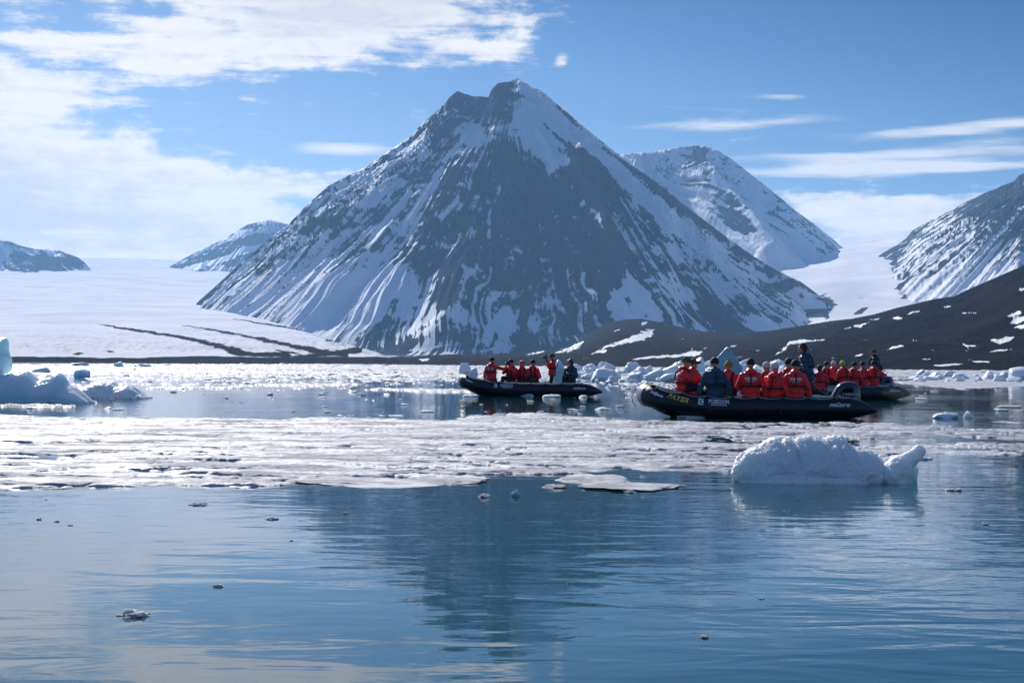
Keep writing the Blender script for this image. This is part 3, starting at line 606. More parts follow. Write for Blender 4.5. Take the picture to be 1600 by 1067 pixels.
# ---- floes and chunks that can be told apart
protos = {}
def proto(kind, i):
    if (kind, i) not in protos:
        if kind == 'lump': V, Fq = chunk_shape(100+i, 4, 10, .035, .12)
        elif kind == 'diamond':
            V0, Fq = ICO[4]; N = np.array([(.72, .1, .66), (-.62, .1, .75), (.8, 0, -.6), (-.85, 0, -.5), (.1, -1, .15), (-.1, 1, .1), (.3, -.9, -.3), (0, 0, -1), (-.5, -.8, .5)], float); N /= np.linalg.norm(N, axis=1)[:, None]
            H = np.array([.72, .78, .70, .72, .55, .6, .62, .9, .70]); d = V0 @ N.T; q = np.where(d > .05, H/np.maximum(d, .05), 9.); R = -.02*np.log(np.exp(-q/.02).sum(1)); V = V0*(R*(1+.03*fbm(V0[:, 0]*3, V0[:, 1]*3, V0[:, 2]*3, 3)))[:, None]
        elif kind == 'crumb':
            r_ = np.random.RandomState(900+i); Vs, Fs, n_ = [], [], 0
            for q in range(26):
                v, f = chunk_shape(1000+i*40+q, 3, 8, .05, .2); a_ = r_.uniform(0, 6.28); rr = .62*r_.rand()**.7; v = v*(r_.uniform(.13, .28)*np.array([1, 1, r_.uniform(1.2, 3)])*(1.15-rr))+np.array([rr*math.cos(a_), rr*math.sin(a_), r_.uniform(-.2, .25)]); Vs.append(v); Fs.append(f+n_); n_ += len(v)
            V, Fq = np.vstack(Vs), np.vstack(Fs)
        elif kind == 'block': V, Fq = chunk_shape(200+i, 4, 8, .025, .06)
        elif kind == 'rough':
            V, Fq = chunk_shape(300+i, 5, 12, .05, .22); V = V*(1+.10*ridged(V[:, 0]*4, V[:, 1]*4, V[:, 2]*4+i, 3))[:, None]
        else:
            V, Fq = chunk_shape(400+i, 4, 9, .12, .35); V[:, 2] = np.where(V[:, 2] > 0, np.minimum(V[:, 2], .55+.5*fbm(V[:, 0]*2.5, V[:, 1]*2.5, i, 4)), V[:, 2])
        me = mesh_np('ice_chunk', V, Fq, None); protos[(kind, i)] = me.data; bpy.data.objects.remove(me)
    return protos[(kind, i)]
def ice(name, kind, i, px, py, wpx, hpx, mat, label, cat, group=None, depth=.8, rz=0, sink=.28, rx=0, D=None):
    """a piece standing in the water: px,py is the middle of its waterline, size in photo pixels at that distance"""
    p = on_water(px, py) if D is None else Vector((wx(px, D), D, 0)); sc = p.y/F
    me = proto(kind, i); key = (me.name, mat.name)
    if key not in protos:
        m2 = me.copy(); m2.materials.clear(); m2.materials.append(mat); protos[key] = m2
    o = bpy.data.objects.new(name, protos[key]); link(o)
    W, H = wpx*sc, hpx*sc
    o.scale = (W*.5/.78, W*.5/.78*depth, H*(1+sink)*.5/.72); z = H-o.scale.z*.75
    o.location = (p.x, p.y+W*.25*depth, z); o.rotation_euler = (rx, 0, rz)
    return tag(o, label, cat, group)

# foreground iceberg, snow covered hump and leaning arm
def fore_berg():
    D = 19.2; s = D/F
    def P(px, py, dy=0): v = at(px, py, D+dy); return np.array(v[:])
    def E(px, py, rx, ry, d, dy=0): return ('e', P(px, py, dy), (rx*s, d, ry*s))
    pr = [E(1195, 738, 50, 40, .30), E(1190, 722, 36, 22, .26), E(1222, 722, 44, 38, .34), E(1262, 728, 58, 44, .36), E(1300, 732, 52, 40, .34), E(1335, 738, 46, 36, .32), E(1356, 746, 24, 26, .26),
          E(1235, 756, 88, 26, .42), E(1300, 758, 72, 24, .40), E(1303, 695, 20, 12, .18, .10), E(1222, 700, 24, 16, .2), E(1258, 700, 22, 16, .22), E(1285, 708, 20, 14, .2), E(1170, 742, 26, 18, .2), E(1345, 722, 16, 12, .18)]
    V, Fq, N = remesh(pr, .008); V = relax(V, Fq, 3)
    up = np.clip(.35+N[:, 2], .15, 1)
    d = .030*ridged(V[:, 0]*5, V[:, 1]*5, V[:, 2]*3.5, 3)+.020*fbm(V[:, 0]*13, V[:, 1]*13, V[:, 2]*13, 4, .6)+.016*ridged(V[:, 0]*34, V[:, 1]*34, V[:, 2]*34, 2)*up
    for gx, gw in ((1222, 3.5), (1240, 3), (1310, 3)):   # melt grooves
        gxw = P(gx, 715)[0]; d -= .045*np.exp(-((V[:, 0]-gxw+.12*(V[:, 2]-.3))/(gw*s))**2)*(V[:, 1] < D)*np.clip((V[:, 2]-.12)*6, 0, 1)
    V = V+N*d[:, None]; base = P(1260, 752)
    c = np.array([base[0], D, 0]); o = mesh_np('iceberg', V-c, Fq, M_snowice); o.location = c
    tag(o, 'snow crusted rounded small iceberg in the right foreground, long humped top with melt grooves', 'iceberg')
    # arm
    pr = [E(1392, 745, 25, 20, .2), E(1404, 738, 22, 26, .18), E(1398, 762, 34, 16, .22), ('c', P(1395, 742), P(1436, 706), 17*s, 9*s), ('c', P(1405, 728), P(1430, 712), 15*s, 11*s), E(1436, 703, 8, 7, .05), ('c', P(1370, 757), P(1392, 735), 7*s, 14*s)]
    V, Fq, N = remesh(pr, .006); V = relax(V, Fq, 2)
    d = .010*ridged(V[:, 0]*8, V[:, 1]*8, V[:, 2]*8, 3)+.010*fbm(V[:, 0]*16, V[:, 1]*16, V[:, 2]*16, 4, .6)+.006*ridged(V[:, 0]*40, V[:, 1]*40, V[:, 2]*40, 2); V = V+N*d[:, None]
    c = np.array([P(1400, 755)[0], D, 0]); o = mesh_np('iceberg', V-c, Fq, M_snowice); o.location = c
    tag(o, 'small white ice knob with an arm leaning up to the right, beside the rounded iceberg', 'iceberg')
    slab = chunk_shape(71, 5, 8, .05, .05, (.07, .05, .17)); sb = mesh_np('ice_slab', slab[0]+np.array([P(1430, 740)[0]-c[0], .12, .09]), slab[1], M_pale, o)
    # thin wing behind
    V, Fq = chunk_shape(72, 5, 12, .1, .25, (50*s, .32, .06)); c = np.array(on_water(1412, 716)); o = mesh_np('ice_floe', V, Fq, M_pale); o.location = c; tag(o, 'thin grey green floe with a pointed right end, behind the leaning ice arm', 'ice floe')
fore_berg()

# left iceberg group
def left_berg():
    D = 53.0; s = D/F
    def P(px, py, dy=0): v = at(px, py, D+dy); return np.array(v[:])
    def CH(seed, px, py, rx, ry, d, dy=0, rot=0, planes=8, soft=.018):
        V, Fq = chunk_shape(seed, 4, planes, soft, .06); V = V/np.abs(V).max(0)
        c, q = math.cos(rot), math.sin(rot); V = V*np.array([rx*s, d, ry*s]); V = np.stack([V[:, 0]*c-V[:, 2]*q, V[:, 1], V[:, 0]*q+V[:, 2]*c], 1)
        return ('m', V+P(px, py, dy), Fq)
    pr = [CH(1, -14, 551, 42, 24, .7, 0, .05), CH(2, -12, 568, 30, 20, .5), CH(3, -14, 590, 22, 30, .45)]
    def ridge(prof, wl, D, depth, seed, mat, label, pw=.55):
        s = D/F; px = np.linspace(prof[0][0], prof[-1][0], 280); top = np.interp(px, [q[0] for q in prof], [q[1] for q in prof]); h = np.maximum((wl-top)*s, 0)
        yy = np.linspace(-1, 1, 90); X = np.array([wx(q, D) for q in px]); XX, YY = np.meshgrid(X, yy*depth); cx = X.mean()
        wrp = .16*fbm(XX*1.3, YY*1.6, seed, 3)*np.abs(YY)/depth + .22*np.abs(((YY*1.3+.3) % 1.0)-.5)*np.abs(YY)/depth*2
        H = np.interp(XX+wrp, X, h); e = np.clip(1-np.abs(yy)[:, None]**2.2, 0, 1)**pw
        nn = .5*ridged(XX*1.7, YY*1.7, seed, 3)+.35*ridged(XX*5, YY*5, seed+4, 3); Z = H*e*(.82+.22*nn*(1-e*.6))+.05*nn*np.clip(H*4, 0, 1)*np.clip((1-e)*3, 0, 1)+.012*fbm(XX*14, YY*14, seed, 3)
        Z = np.where(Z < .03, -.15, Z); V = np.stack([XX-cx, YY, Z], -1).reshape(-1, 3); o = mesh_np('iceberg', V, grid_faces(90, 280), mat); o.location = (cx, D+depth*.6, 0); return tag(o, label, 'iceberg')
    big = ridge([(-140, 575), (-70, 566), (-20, 570), (0, 582), (12, 579), (24, 573), (38, 574), (48, 583), (56, 592), (66, 588), (80, 580), (90, 576), (96, 586), (101, 598), (112, 603), (124, 613), (134, 623), (142, 631)], 631, 52.0, .85, 3.0, M_blue, 'jagged teal blue iceberg cut by the left edge, with an overhanging head')
    V, Fq, N = remesh(pr, .028); V = relax(V, Fq, 1); V = V+N*(.03*ridged(V[:, 0]*2, V[:, 1]*2, V[:, 2]*2, 3)+.012*fbm(V[:, 0]*7, V[:, 1]*7, V[:, 2]*7, 3))[:, None]
    mesh_np('ice_head', V-np.array(big.location[:]), Fq, M_blue, big)
    ridge([(96, 624), (108, 608), (120, 604), (134, 600), (148, 592), (160, 590), (172, 593), (178, 600), (190, 603), (198, 597), (206, 602), (216, 613), (223, 619), (229, 623)], 622.5, 59.0, 1.1, 9.0, M_white, 'low white iceberg with a peaked back, right of the jagged blue iceberg', .5)
left_berg()
ice('ice_chunk', 'block', 3, 130, 590, 22, 13, M_blue, 'small dark blue ice pyramid behind the low white iceberg on the left', 'ice chunk', rz=.4)
ice('ice_chunk', 'block', 5, 62, 583, 22, 8, M_pale, 'pale wedge of ice just behind the jagged blue iceberg', 'ice chunk', rz=1)
ice('ice_chunk', 'block', 1, 186, 573.5, 12, 8, M_blue, 'small rounded blue ice chunk alone on the far water at the left', 'ice chunk', rz=.3)
ice('ice_chunk', 'lump', 2, 124, 572, 20, 5, M_pale, 'low grey ice chunk on the far water, left of the small rounded blue one', 'ice chunk', rz=.3)
ice('ice_chunk', 'lump', 6, 222, 573.5, 22, 4, M_pale, 'flat ice chunk on the far water, right of the small rounded blue one', 'ice chunk', rz=.3)

# bigger pieces behind the boats
ice('ice_block', 'diamond', 0, 1136, 600, 42, 48, M_grey, 'tall diamond shaped blue ice block rising behind the nearest boat', 'ice block', depth=.8, rz=.0, sink=.1)
ice('ice_block', 'block', 7, 1090, 595, 26, 33, M_pale, 'rounded pale green ice block left of the tall diamond shaped one', 'ice block', depth=.7, rz=1.1, sink=.1)
ice('ice_block', 'lump', 4, 1160, 592, 18, 22, M_white, 'upright white ice block right of the tall diamond shaped one', 'ice block', depth=.7, sink=.1)
ice('ice_block', 'block', 4, 871, 604, 24, 32, M_pale, 'smooth pale ice block between the standing person and the driver of the left boat', 'ice block', depth=.6, rz=.8, sink=.1)
ice('ice_block', 'block', 9, 727, 588, 14, 18, M_pale, 'small ice dome behind the bow of the left boat', 'ice block', depth=.7, sink=.1)
ice('ice_block', 'block', 2, 742, 590, 12, 13, M_pale, 'small ice wedge behind the bow of the left boat, right of the ice dome', 'ice block', depth=.7, sink=.1, rz=.6)
ice('ice_block', 'lump', 8, 1167, 626, 24, 34, M_pale, 'pale ice block seen between the blue jacket and the red jackets in the nearest boat', 'ice block', depth=.5, sink=.1, D=60)
ice('ice_block', 'block', 0, 1502, 593, 26, 8, M_blue, 'low teal ice block in the ice band at the right', 'ice block', rz=.5)
ice('ice_block', 'block', 8, 1600, 596, 48, 17, M_pale, 'large rounded blue ice block at the right edge', 'ice block', rz=.2)
ice('ice_block', 'block', 6, 1568, 592, 16, 10, M_pale, 'rounded blue ice block left of the large one at the right edge', 'ice block', rz=.9)
ice('ice_block', 'lump', 1, 1392, 604, 16, 17, M_pale, 'pale ice block behind the outboard motor of the rear boat', 'ice block', depth=.6, sink=.1, D=85)
ice('ice_floe', 'floe', 1, 1486, 654, 34, 10, M_pale, 'flat grey green ice floe with a white rim, alone on open water at the right', 'ice floe', depth=.7)
ice('ice_floe', 'rough', 1, 1513, 653, 14, 8, M_white, 'small knob of ice beside the flat grey green floe at the right', 'ice chunk', depth=.7)
ice('ice_floe', 'floe', 2, 1573, 662, 32, 4, M_white, 'thin white ice floe near the right edge, beyond the slush', 'ice floe', depth=.7)
ice('ice_floe', 'floe', 3, 1580, 637, 28, 4, M_white, 'thin white ice sliver on open water near the right edge', 'ice floe', depth=.7)
# the heap of brash behind the boats: every chunk of it
hr = np.random.RandomState(5)
for i in range(200):
    if i < 162:
        px = hr.uniform(878, 1290); f = hr.beta(1.1, 1.2)
        back = np.interp(px, [878, 900, 960, 1040, 1130, 1290], [590, 584, 580, 580, 581, 582]); front = np.interp(px, [878, 935, 1040, 1060, 1290], [597, 603, 604, 598, 596])
        py = back+(front-back)*f
        hp = hr.uniform(4, 11)*(1-.25*f) if hr.rand() < .85 else hr.uniform(11, 17); wp = hp*hr.uniform(1.2, 2.6)
    else:
        px = hr.uniform(1430, 1640); py = hr.uniform(586, 598); hp = hr.uniform(3, 9)+max(0, (px-1520)/40.); wp = hp*hr.uniform(1.5, 3)
    k = hr.choice(['rough', 'lump', 'rough', 'rough', 'block'])
    hz_ = 'at the right edge, far beyond the slush' if i >= 162 else 'just right of the left boat' if px < 960 else 'behind the bow of the nearest boat' if px < 1060 else 'behind the people of the nearest boat'
    ice('ice_chunk', k, hr.randint(6), px, py, wp, hp, [M_white, M_white, M_white, M_white, M_pale][hr.randint(5)],
        'white ice chunk in the heap of brash '+hz_, 'ice chunk', 'ice chunks heaped '+hz_, depth=hr.uniform(.6, 1), rz=hr.uniform(0, 6.28), rx=hr.uniform(-.3, .3), sink=.15)
# drifting floes
for i in range(230):
    while True:
        px = hr.uniform(-20, 1620); u = hr.rand(); py = 572+75*u**1.7+ROLL*(px-800)
        if py < 627 and 200 > px and py > 590: continue
        if 700 < px < 950 and 600 < py < 624: continue
        if 985 < px < 1440 and 600 < py < 652: continue
        break
    hp = hr.uniform(1.0, 3.0); wp = hp*hr.uniform(2.5, 7)
    if py < 585: wp = min(wp, 14); hp *= .7
    far = ('left of the left boat' if px < 715 else 'right of all boats' if px > 1425 else 'between or behind the boats')+(', close to the shore' if py-ROLL*(px-800) < 586 else ', well off the shore')
    ice('ice_floe', hr.choice(['floe', 'rough', 'floe']), hr.randint(6), px, py, wp, hp, [M_white, M_white, M_pale][hr.randint(3)],
        'small flat white ice floe drifting '+far, 'ice floe', 'small floes drifting '+far, depth=hr.uniform(.5, 1.2), rz=hr.uniform(0, 6.28), sink=.4)
for px, py, w_, h_, lb in ((825, 619, 20, 5, 'oval white ice floe touching the middle of the left boat'), (866, 621, 24, 5, 'oval white ice floe under the standing person of the left boat'), (912, 621, 13, 4, 'small white ice floe at the stern of the left boat'),
                           (738, 620, 20, 4, 'thin white ice floe at the bow of the left boat'), (1085, 653, 40, 4, 'thin broken ice strip along the bow of the front boat'), (895, 641, 14, 3, 'tiny ice floe below the stern of the left boat')):
    ice('ice_floe', 'floe', hr.randint(6), px, py, w_, h_, M_white, lb, 'ice floe', sink=.4)
# pans and clear bits in the near water
for px, py, w_, h_, lb in ((935, 754, 120, 7, 'large flat slush pan alone in the dark water below the slush edge'), (990, 763, 130, 4, 'thin slush pan reaching right below the large flat one'), (869, 762, 40, 5, 'small flat slush pan left of the large flat one'),
                           (560, 757, 190, 5, 'long slush pan at the lower edge of the slush, left of the mountain reflection'), (715, 755, 110, 5, 'slush pan at the lower edge of the slush inside the mountain reflection')):
    ice('ice_floe', 'floe', hash(px) % 6, px, py, w_, h_, M_slush, lb, 'ice floe', depth=1.3 if w_ > 100 else .8, sink=.8)
bits = [(308, 789, 52, 7, 'oval grey clear ice piece floating at the left below the slush'), (340, 917, 24, 8, 'dark glassy ice bit, the middle one of the left foreground'), (205, 964, 66, 14, 'largest glittering clear ice cluster at the lower left'),
        (423, 812, 30, 5, 'broken clear ice crumbs in front of the mountain reflection edge'), (60, 812, 11, 5, 'tiny dark ice bit near the left edge, left of a pair'), (88, 815, 14, 3, 'tiny dark ice sliver near the left edge, middle of three'),
        (109, 821, 11, 3, 'tiny dark ice sliver near the left edge, right of three'), (757, 777, 26, 10, 'small clear ice lump just below the slush edge, left of two'), (805, 776, 18, 15, 'upright clear ice lump just below the slush edge, right of two'),
        (538, 803, 16, 5, 'tiny glassy ice bit inside the left edge of the mountain reflection'), (1101, 997, 17, 8, 'dark ice bit alone in the blue water at the lower right'), (889, 911, 9, 5, 'tiny bright ice bit in the mountain reflection'),
        (1190, 936, 14, 4, 'tiny dark ice sliver in the water right of the reflected peak'), (1492, 767, 38, 8, 'flat clear ice piece right of the leaning ice arm'), (985, 770, 28, 7, 'small clear ice piece below the large slush pan'),
        (72, 781, 5, 2, 'very tiny ice crumb at the upper left of the calm water'), (1540, 820, 14, 5, 'tiny clear ice bit near the right edge'), (455, 845, 8, 3, 'tiny ice crumb below the broken clear crumbs')]
for i, (px, py, w_, h_, lb) in enumerate(bits):
    ice('ice_bit', 'crumb', i % 6, px, py, w_*.85, h_*.6, M_clear, lb, 'ice bit', depth=1.1, rz=i*.7, sink=.5)
# ------------------------------------------------------------------ materials of boats and people
M_rubber = simple('black_rubber_fabric', (.006, .009, .020), .42, .003, 14, var=.3, spec=.45)
M_strake = simple('rubbing_strake', (.012, .013, .018), .6, .002, 30)
M_fender = simple('grey_bow_rubber', (.20, .21, .23), .38, .004, 20, spec=.6)
M_floor = simple('dark_deck', (.03, .032, .035), .5, .002, 20)
M_alu = simple('aluminium', (.52, .54, .57), .35, .001, 20, metallic=.6)
M_cowl = simple('motor_paint', (.018, .028, .05), .22, .001, 6, coat=.6)
M_stripe = simple('grey_decal', (.42, .46, .52), .4)
M_white = M_white
M_print = simple('white_print', (.78, .79, .80), .5, var=.05)
M_yellow = simple('yellow_print', (.78, .50, .10), .5, var=.05)
M_rope = simple('pale_rope', (.42, .42, .40), .8, .002, 90)
M_skin = simple('skin', (.46, .25, .17), .5, .001, 40, var=.08)
M_red = simple('red_jacket_nylon', (.86, .011, .018), .45, .012, 13, var=.22, sheen=.1)
M_blue_j = simple('blue_padded_jacket', (.022, .060, .115), .5, .010, 16, var=.25)
M_navy = simple('navy_fabric', (.012, .022, .045), .6, .006, 20)
M_black = simple('black_fabric', (.010, .010, .012), .75, .006, 22)
M_olive = simple('grey_brown_knit', (.10, .085, .06), .9, .006, 60)
M_mustard = simple('mustard_knit', (.34, .23, .05), .9, .006, 60)
M_lime = simple('lime_knit', (.35, .72, .02), .8, .006, 60)
M_wool = simple('white_knit', (.62, .60, .55), .9, .006, 60)
M_hair = simple('brown_hair', (.03, .02, .013), .7, .004, 60)
M_glass = simple('camera_black', (.01, .01, .012), .3)
M_eye = simple('eye', (.02, .015, .01), .2)

def tube_mesh(P, R, seg=18, up=(0, 0, 1), closed=False, caps=True, ang=None):
    P = np.array(P, float); n = len(P); R = np.broadcast_to(np.asarray(R, float), (n,))
    T = np.gradient(P, axis=0); T /= np.linalg.norm(T, axis=1)[:, None]+1e-9
    N = np.cross(T, np.array(up)); N /= np.linalg.norm(N, axis=1)[:, None]+1e-9; B = np.cross(N, T)
    a = np.linspace(0, 2*np.pi, seg, endpoint=False) if ang is None else ang
    V = P[:, None]+R[:, None, None]*(np.cos(a)[None, :, None]*N[:, None]+np.sin(a)[None, :, None]*B[:, None]); k = len(a)
    i = np.arange(n*k).reshape(n, k); j = np.roll(i, -1, 1) if ang is None else None
    if ang is None: Fq = np.stack([i[:-1], j[:-1], j[1:], i[1:]], -1).reshape(-1, 4)
    else: Fq = grid_faces(n, k)
    V = V.reshape(-1, 3)
    if caps and ang is None:
        Fq = np.vstack([Fq]+[[(i[e, q], i[e, (q+1) % k], len(V)+w_, len(V)+w_) for q in range(k)] for e, w_ in ((0, 0), (-1, 1))]); V = np.vstack([V, P[0], P[-1]])
    return V, Fq
def mesh_any(name, parts, mat, parent=None, smooth=True):
    """parts: list of (V,F); faces of any length, degenerate corners dropped"""
    me = bpy.data.meshes.new(name); Vs, Fs, n = [], [], 0
    for V, Fq in parts:
        Vs += [tuple(map(float, v)) for v in V]
        for f in Fq:
            g = []; [g.append(int(x)+n) for x in f if int(x)+n not in g]
            if len(g) > 2: Fs.append(g)
        n += len(V)
    me.from_pydata(Vs, [], Fs); me.materials.append(mat)
    if smooth: me.polygons.foreach_set('use_smooth', [True]*len(me.polygons))
    me.update(); return link(bpy.data.objects.new(name, me), parent)
def box(c, s, r=None):
    V = np.array([(x, y, z) for x in (-.5, .5) for y in (-.5, .5) for z in (-.5, .5)])*np.array(s)
    if r is not None: V = V @ np.array(r).T
    return V+np.array(c), [(0, 1, 3, 2), (4, 6, 7, 5), (0, 4, 5, 1), (2, 3, 7, 6), (0, 2, 6, 4), (1, 5, 7, 3)]
def caps(a, b, ra, rb=None, sub=2):
    rb = ra if rb is None else rb; V0, F0 = ICO[sub]; a, b = np.array(a, float), np.array(b, float); ax = (b-a)/(np.linalg.norm(b-a)+1e-9); t = V0 @ ax
    return V0*np.where(t > 0, rb, ra)[:, None]+np.where(t[:, None] > 0, b, a), F0
def ell(c, r, rot=None, sub=2):
    V0, F0 = ICO[sub]; V = V0*np.array(r)
    if rot is not None: V = V @ np.array(rot).T
    return V+np.array(c), F0
def text_tris(s, size, shear=0, bold=0.0, sx=1.0):
    cu = bpy.data.curves.new('t', 'FONT'); cu.body = s; cu.size = size; cu.shear = shear; cu.offset = bold; cu.align_x = 'CENTER'; cu.align_y = 'CENTER'; cu.resolution_u = 3
    ob = bpy.data.objects.new('t', cu); COL.objects.link(ob); me = bpy.data.meshes.new_from_object(ob)
    bm = bmesh.new(); bm.from_mesh(me); bmesh.ops.triangulate(bm, faces=bm.faces)
    V = np.array([v.co[:] for v in bm.verts])*np.array([sx, 1, 1]); Fq = [[v.index for v in f.verts] for f in bm.faces]
    bm.free(); bpy.data.objects.remove(ob); bpy.data.curves.remove(cu); bpy.data.meshes.remove(me); return V, Fq
def catmull(P, n):
    P = np.array(P, float); P = np.vstack([2*P[0]-P[1], P, 2*P[-1]-P[-2]]); out = []
    for i in range(1, len(P)-2):
        for t in np.linspace(0, 1, n, endpoint=False):
            out.append(.5*((2*P[i])+(-P[i-1]+P[i+1])*t+(2*P[i-1]-5*P[i]+4*P[i+1]-P[i+2])*t*t+(-P[i-1]+3*P[i]-3*P[i+1]+P[i+2])*t**3))
    out.append(P[-2]); return np.array(out)
# ------------------------------------------------------------------ inflatable boats
half = [(-2.96, .93, .20), (-2.75, .93, .235), (-2.45, .93, .265), (-2.2, .93, .27), (-1.2, .93, .27), (0, .93, .27), (1.0, .93, .28), (1.5, .885, .315), (1.95, .77, .385), (2.3, .58, .46), (2.53, .33, .52), (2.62, 0, .55)]
hp = catmull(half, 10)
full = np.vstack([hp, (hp*np.array([1, -1, 1]))[-2::-1]])
seglen = np.r_[0, np.cumsum(np.linalg.norm(np.diff(full, axis=0), axis=1))]; S_bow = seglen[len(hp)-1]; S_end = seglen[-1]
def rad_at(s):
    e = np.minimum(s, S_end-s); b = np.abs(s-S_bow)
    return np.interp(e, [0, .02, .12, .45, .72], [.012, .03, .085, .215, .272]) + .018*np.exp(-(b/.7)**2)
def tube_point(s, phi, dr=0):
    s = np.asarray(s, float); P = np.stack([np.interp(s, seglen, full[:, k]) for k in range(3)], -1)
    Q = np.stack([np.interp(s+.03, seglen, full[:, k]) for k in range(3)], -1)-np.stack([np.interp(s-.03, seglen, full[:, k]) for k in range(3)], -1)
    T = Q/(np.linalg.norm(Q, axis=-1, keepdims=True)+1e-9); N = np.cross(np.array([0, 0, 1.]), T); N /= np.linalg.norm(N, axis=-1, keepdims=True); B = np.cross(T, N)
    # port side: outward is +y when T points to the bow
    R = (rad_at(s)+dr)[..., None]
    return P+R*(np.cos(phi)[..., None]*N+np.sin(phi)[..., None]*B)
def on_tube(name, V, Fq, s0, phi0, mat, parent, dr=.004, flip=True):
    """wrap flat artwork (u right, v up, as read from outside) on the port tube"""
    u, v = V[:, 0], V[:, 1]; s = s0-u if flip else s0+u; phi = phi0+v/.27
    return mesh_any(name, [(tube_point(s, phi, dr), Fq)], mat, parent, False)
def make_boat(loc, rz, label, details=True, name_on=False, motor=True, tilt=0):
    root = bpy.data.objects.new('inflatable_boat', None); link(root); root.location = loc; root.rotation_euler = (0, tilt, rz)
    tag(root, label, 'boat', 'black inflatable boats')
    ss = np.linspace(0, S_end, 240); ph = np.linspace(0, 2*np.pi, 29)[:-1]
    SS, PH = np.meshgrid(ss, ph, indexing='ij'); V = tube_point(SS, PH).reshape(-1, 3); n, k = SS.shape; i = np.arange(n*k).reshape(n, k); j = np.roll(i, -1, 1)
    tb = mesh_np('tube', V, np.stack([i[:-1], i[1:], j[1:], j[:-1]], -1).reshape(-1, 4), M_rubber, root)
    def band(name, s0, s1, a0, a1, dr, mat, parent, ns=60, na=6):
        S2, A2 = np.meshgrid(np.linspace(s0, s1, ns), np.linspace(a0, a1, na), indexing='ij'); o = tube_point(S2, A2, dr).reshape(-1, 3); inn = tube_point(S2, A2, dr-.012).reshape(-1, 3)
        Fq = grid_faces(ns, na); return mesh_any(name, [(o, Fq), (inn, Fq[:, ::-1])], mat, parent)
    band('rubbing_strake', .5, S_end-.5, -.16, .12, .010, M_strake, tb, 200)
    band('lower_strake', .7, S_end-.7, -.75, -.6, .008, M_strake, tb, 200, 3)
    band('bow_fender', S_bow-.30, S_bow+.30, -1.5, 1.25, .014, M_fender, tb, 24, 24)
    for sg in (0, 1):   # cone collars
        s_ = .68 if sg == 0 else S_end-.68; band('seam_band', s_-.03, s_+.03, 0, 2*np.pi-.01, .006, M_strake, tb, 3, 28)
    # hull: keel and bottom, deck, transom
    st = np.array([(-2.2, -.16, .80, .05), (-1, -.22, .80, .05), (0, -.24, .80, .06), (1, -.22, .80, .08), (1.6, -.14, .72, .13), (2.0, -.02, .56, .20), (2.35, .12, .34, .27), (2.6, .26, .05, .33)])
    rows = np.array([[(x, y, ze), (x, y*.5, (kz+ze)/2-.03), (x, 0, kz), (x, -y*.5, (kz+ze)/2-.03), (x, -y, ze)] for x, kz, y, ze in st]).reshape(-1, 3)
    mesh_any('hull', [(rows, grid_faces(len(st), 5))], M_strake, root)
    mesh_any('deck', [box((-.25, 0, .10), (3.9, 1.46, .03)), box((1.95, 0, .14), (.6, .8, .03))], M_floor, root, False)
    mesh_any('transom', [box((-2.13, 0, .27), (.06, 1.40, .60)), box((-2.09, 0, .50), (.03, .7, .12))], M_floor, root, False)
    for y in (-1, 1): mesh_any('seat_board', [box((-1.62, y*.90, .552), (.50, .09, .022))], M_alu, root, False)
    # lifelines with patches
    rp, pt = [], []
    for side in (0, 1):
        st_ = np.arange(1.1, S_bow-.35, .62)
        for a, b in zip(st_[:-1], st_[1:]):
            t = np.linspace(0, 1, 12); s = a+(b-a)*t; phi = 1.05-.42*4*t*(1-t)*.5; s = s if side == 0 else S_end-s
            phi = phi if side == 0 else phi
            P = tube_point(s, np.pi-phi if False else phi, .018); rp.append(tube_mesh(P, .008, 6, up=(.1, .2, 1)))
        for a in st_:
            s = a if side == 0 else S_end-a; c = tube_point(np.array([s]), np.array([1.05]), .004)[0]; pt.append(ell(c, (.05, .035, .025)))
    mesh_any('lifeline', rp, M_rope, root); mesh_any('lifeline_patches', pt, M_strake, root)
    # painter and grab loops at the bow
    b0 = tube_point(np.array([S_bow]), np.array([1.45]), .02)[0]
    loop = catmull([b0, b0+np.array([-.12, .10, .07]), b0+np.array([-.35, .18, .03]), b0+np.array([-.62, .22, -.02]), b0+np.array([-.75, .35, .06]), b0+np.array([-.95, .40, -.09])], 8)
    c1 = tube_point(np.array([S_bow]), np.array([-.1]), .03)[0]
    lp2 = catmull([c1+np.array([0, .1, .18]), c1+np.array([.09, .05, .02]), c1+np.array([.06, 0, -.18]), c1+np.array([-.02, -.03, -.26])], 8)
    mesh_any('bow_rope', [tube_mesh(loop, .012, 7, up=(.1, 0, 1)), tube_mesh(lp2, .011, 7, up=(0, 1, 0)), tube_mesh(catmull([b0+np.array([-.5, .55, -.06]), b0+np.array([-.55, .66, -.2]), b0+np.array([-.75, .66, -.24]), b0+np.array([-.92, .6, -.12])], 8), .009, 6)], M_rope, root)
    for q in (-.22, -.5): mesh_any('carry_handle', [caps(tube_point(np.array([S_bow+q]), np.array([1.2]), .02)[0], tube_point(np.array([S_bow+q+.14]), np.array([1.2]), .02)[0], .022)], M_strake, root)
    # writing
    def txt(nm, s, size, sx_, phi, mat, shear=0, bold=.003, wide=1, dr=.004):
        V, Fq = text_tris(s, size, shear, bold, wide); return on_tube(nm, V, Fq, sx_, phi, mat, tb, dr)
    s_of = lambda px: (px+2.96)   # straight part: arclength from the stern tip
    txt('stern_lettering', 'milpro', .15, s_of(-1.98), .32, M_print, .35, .004, 1.25)
    Vv, Ff = text_tris('milpro', .105, .3, .004, 1.2); a = -.22; Vr = np.stack([Vv[:, 0]*math.cos(a)-Vv[:, 1]*math.sin(a), Vv[:, 0]*math.sin(a)+Vv[:, 1]*math.cos(a), Vv[:, 2]], 1)
    on_tube('bow_lettering', Vr, Ff, S_bow-.66, .45, M_print, tb)
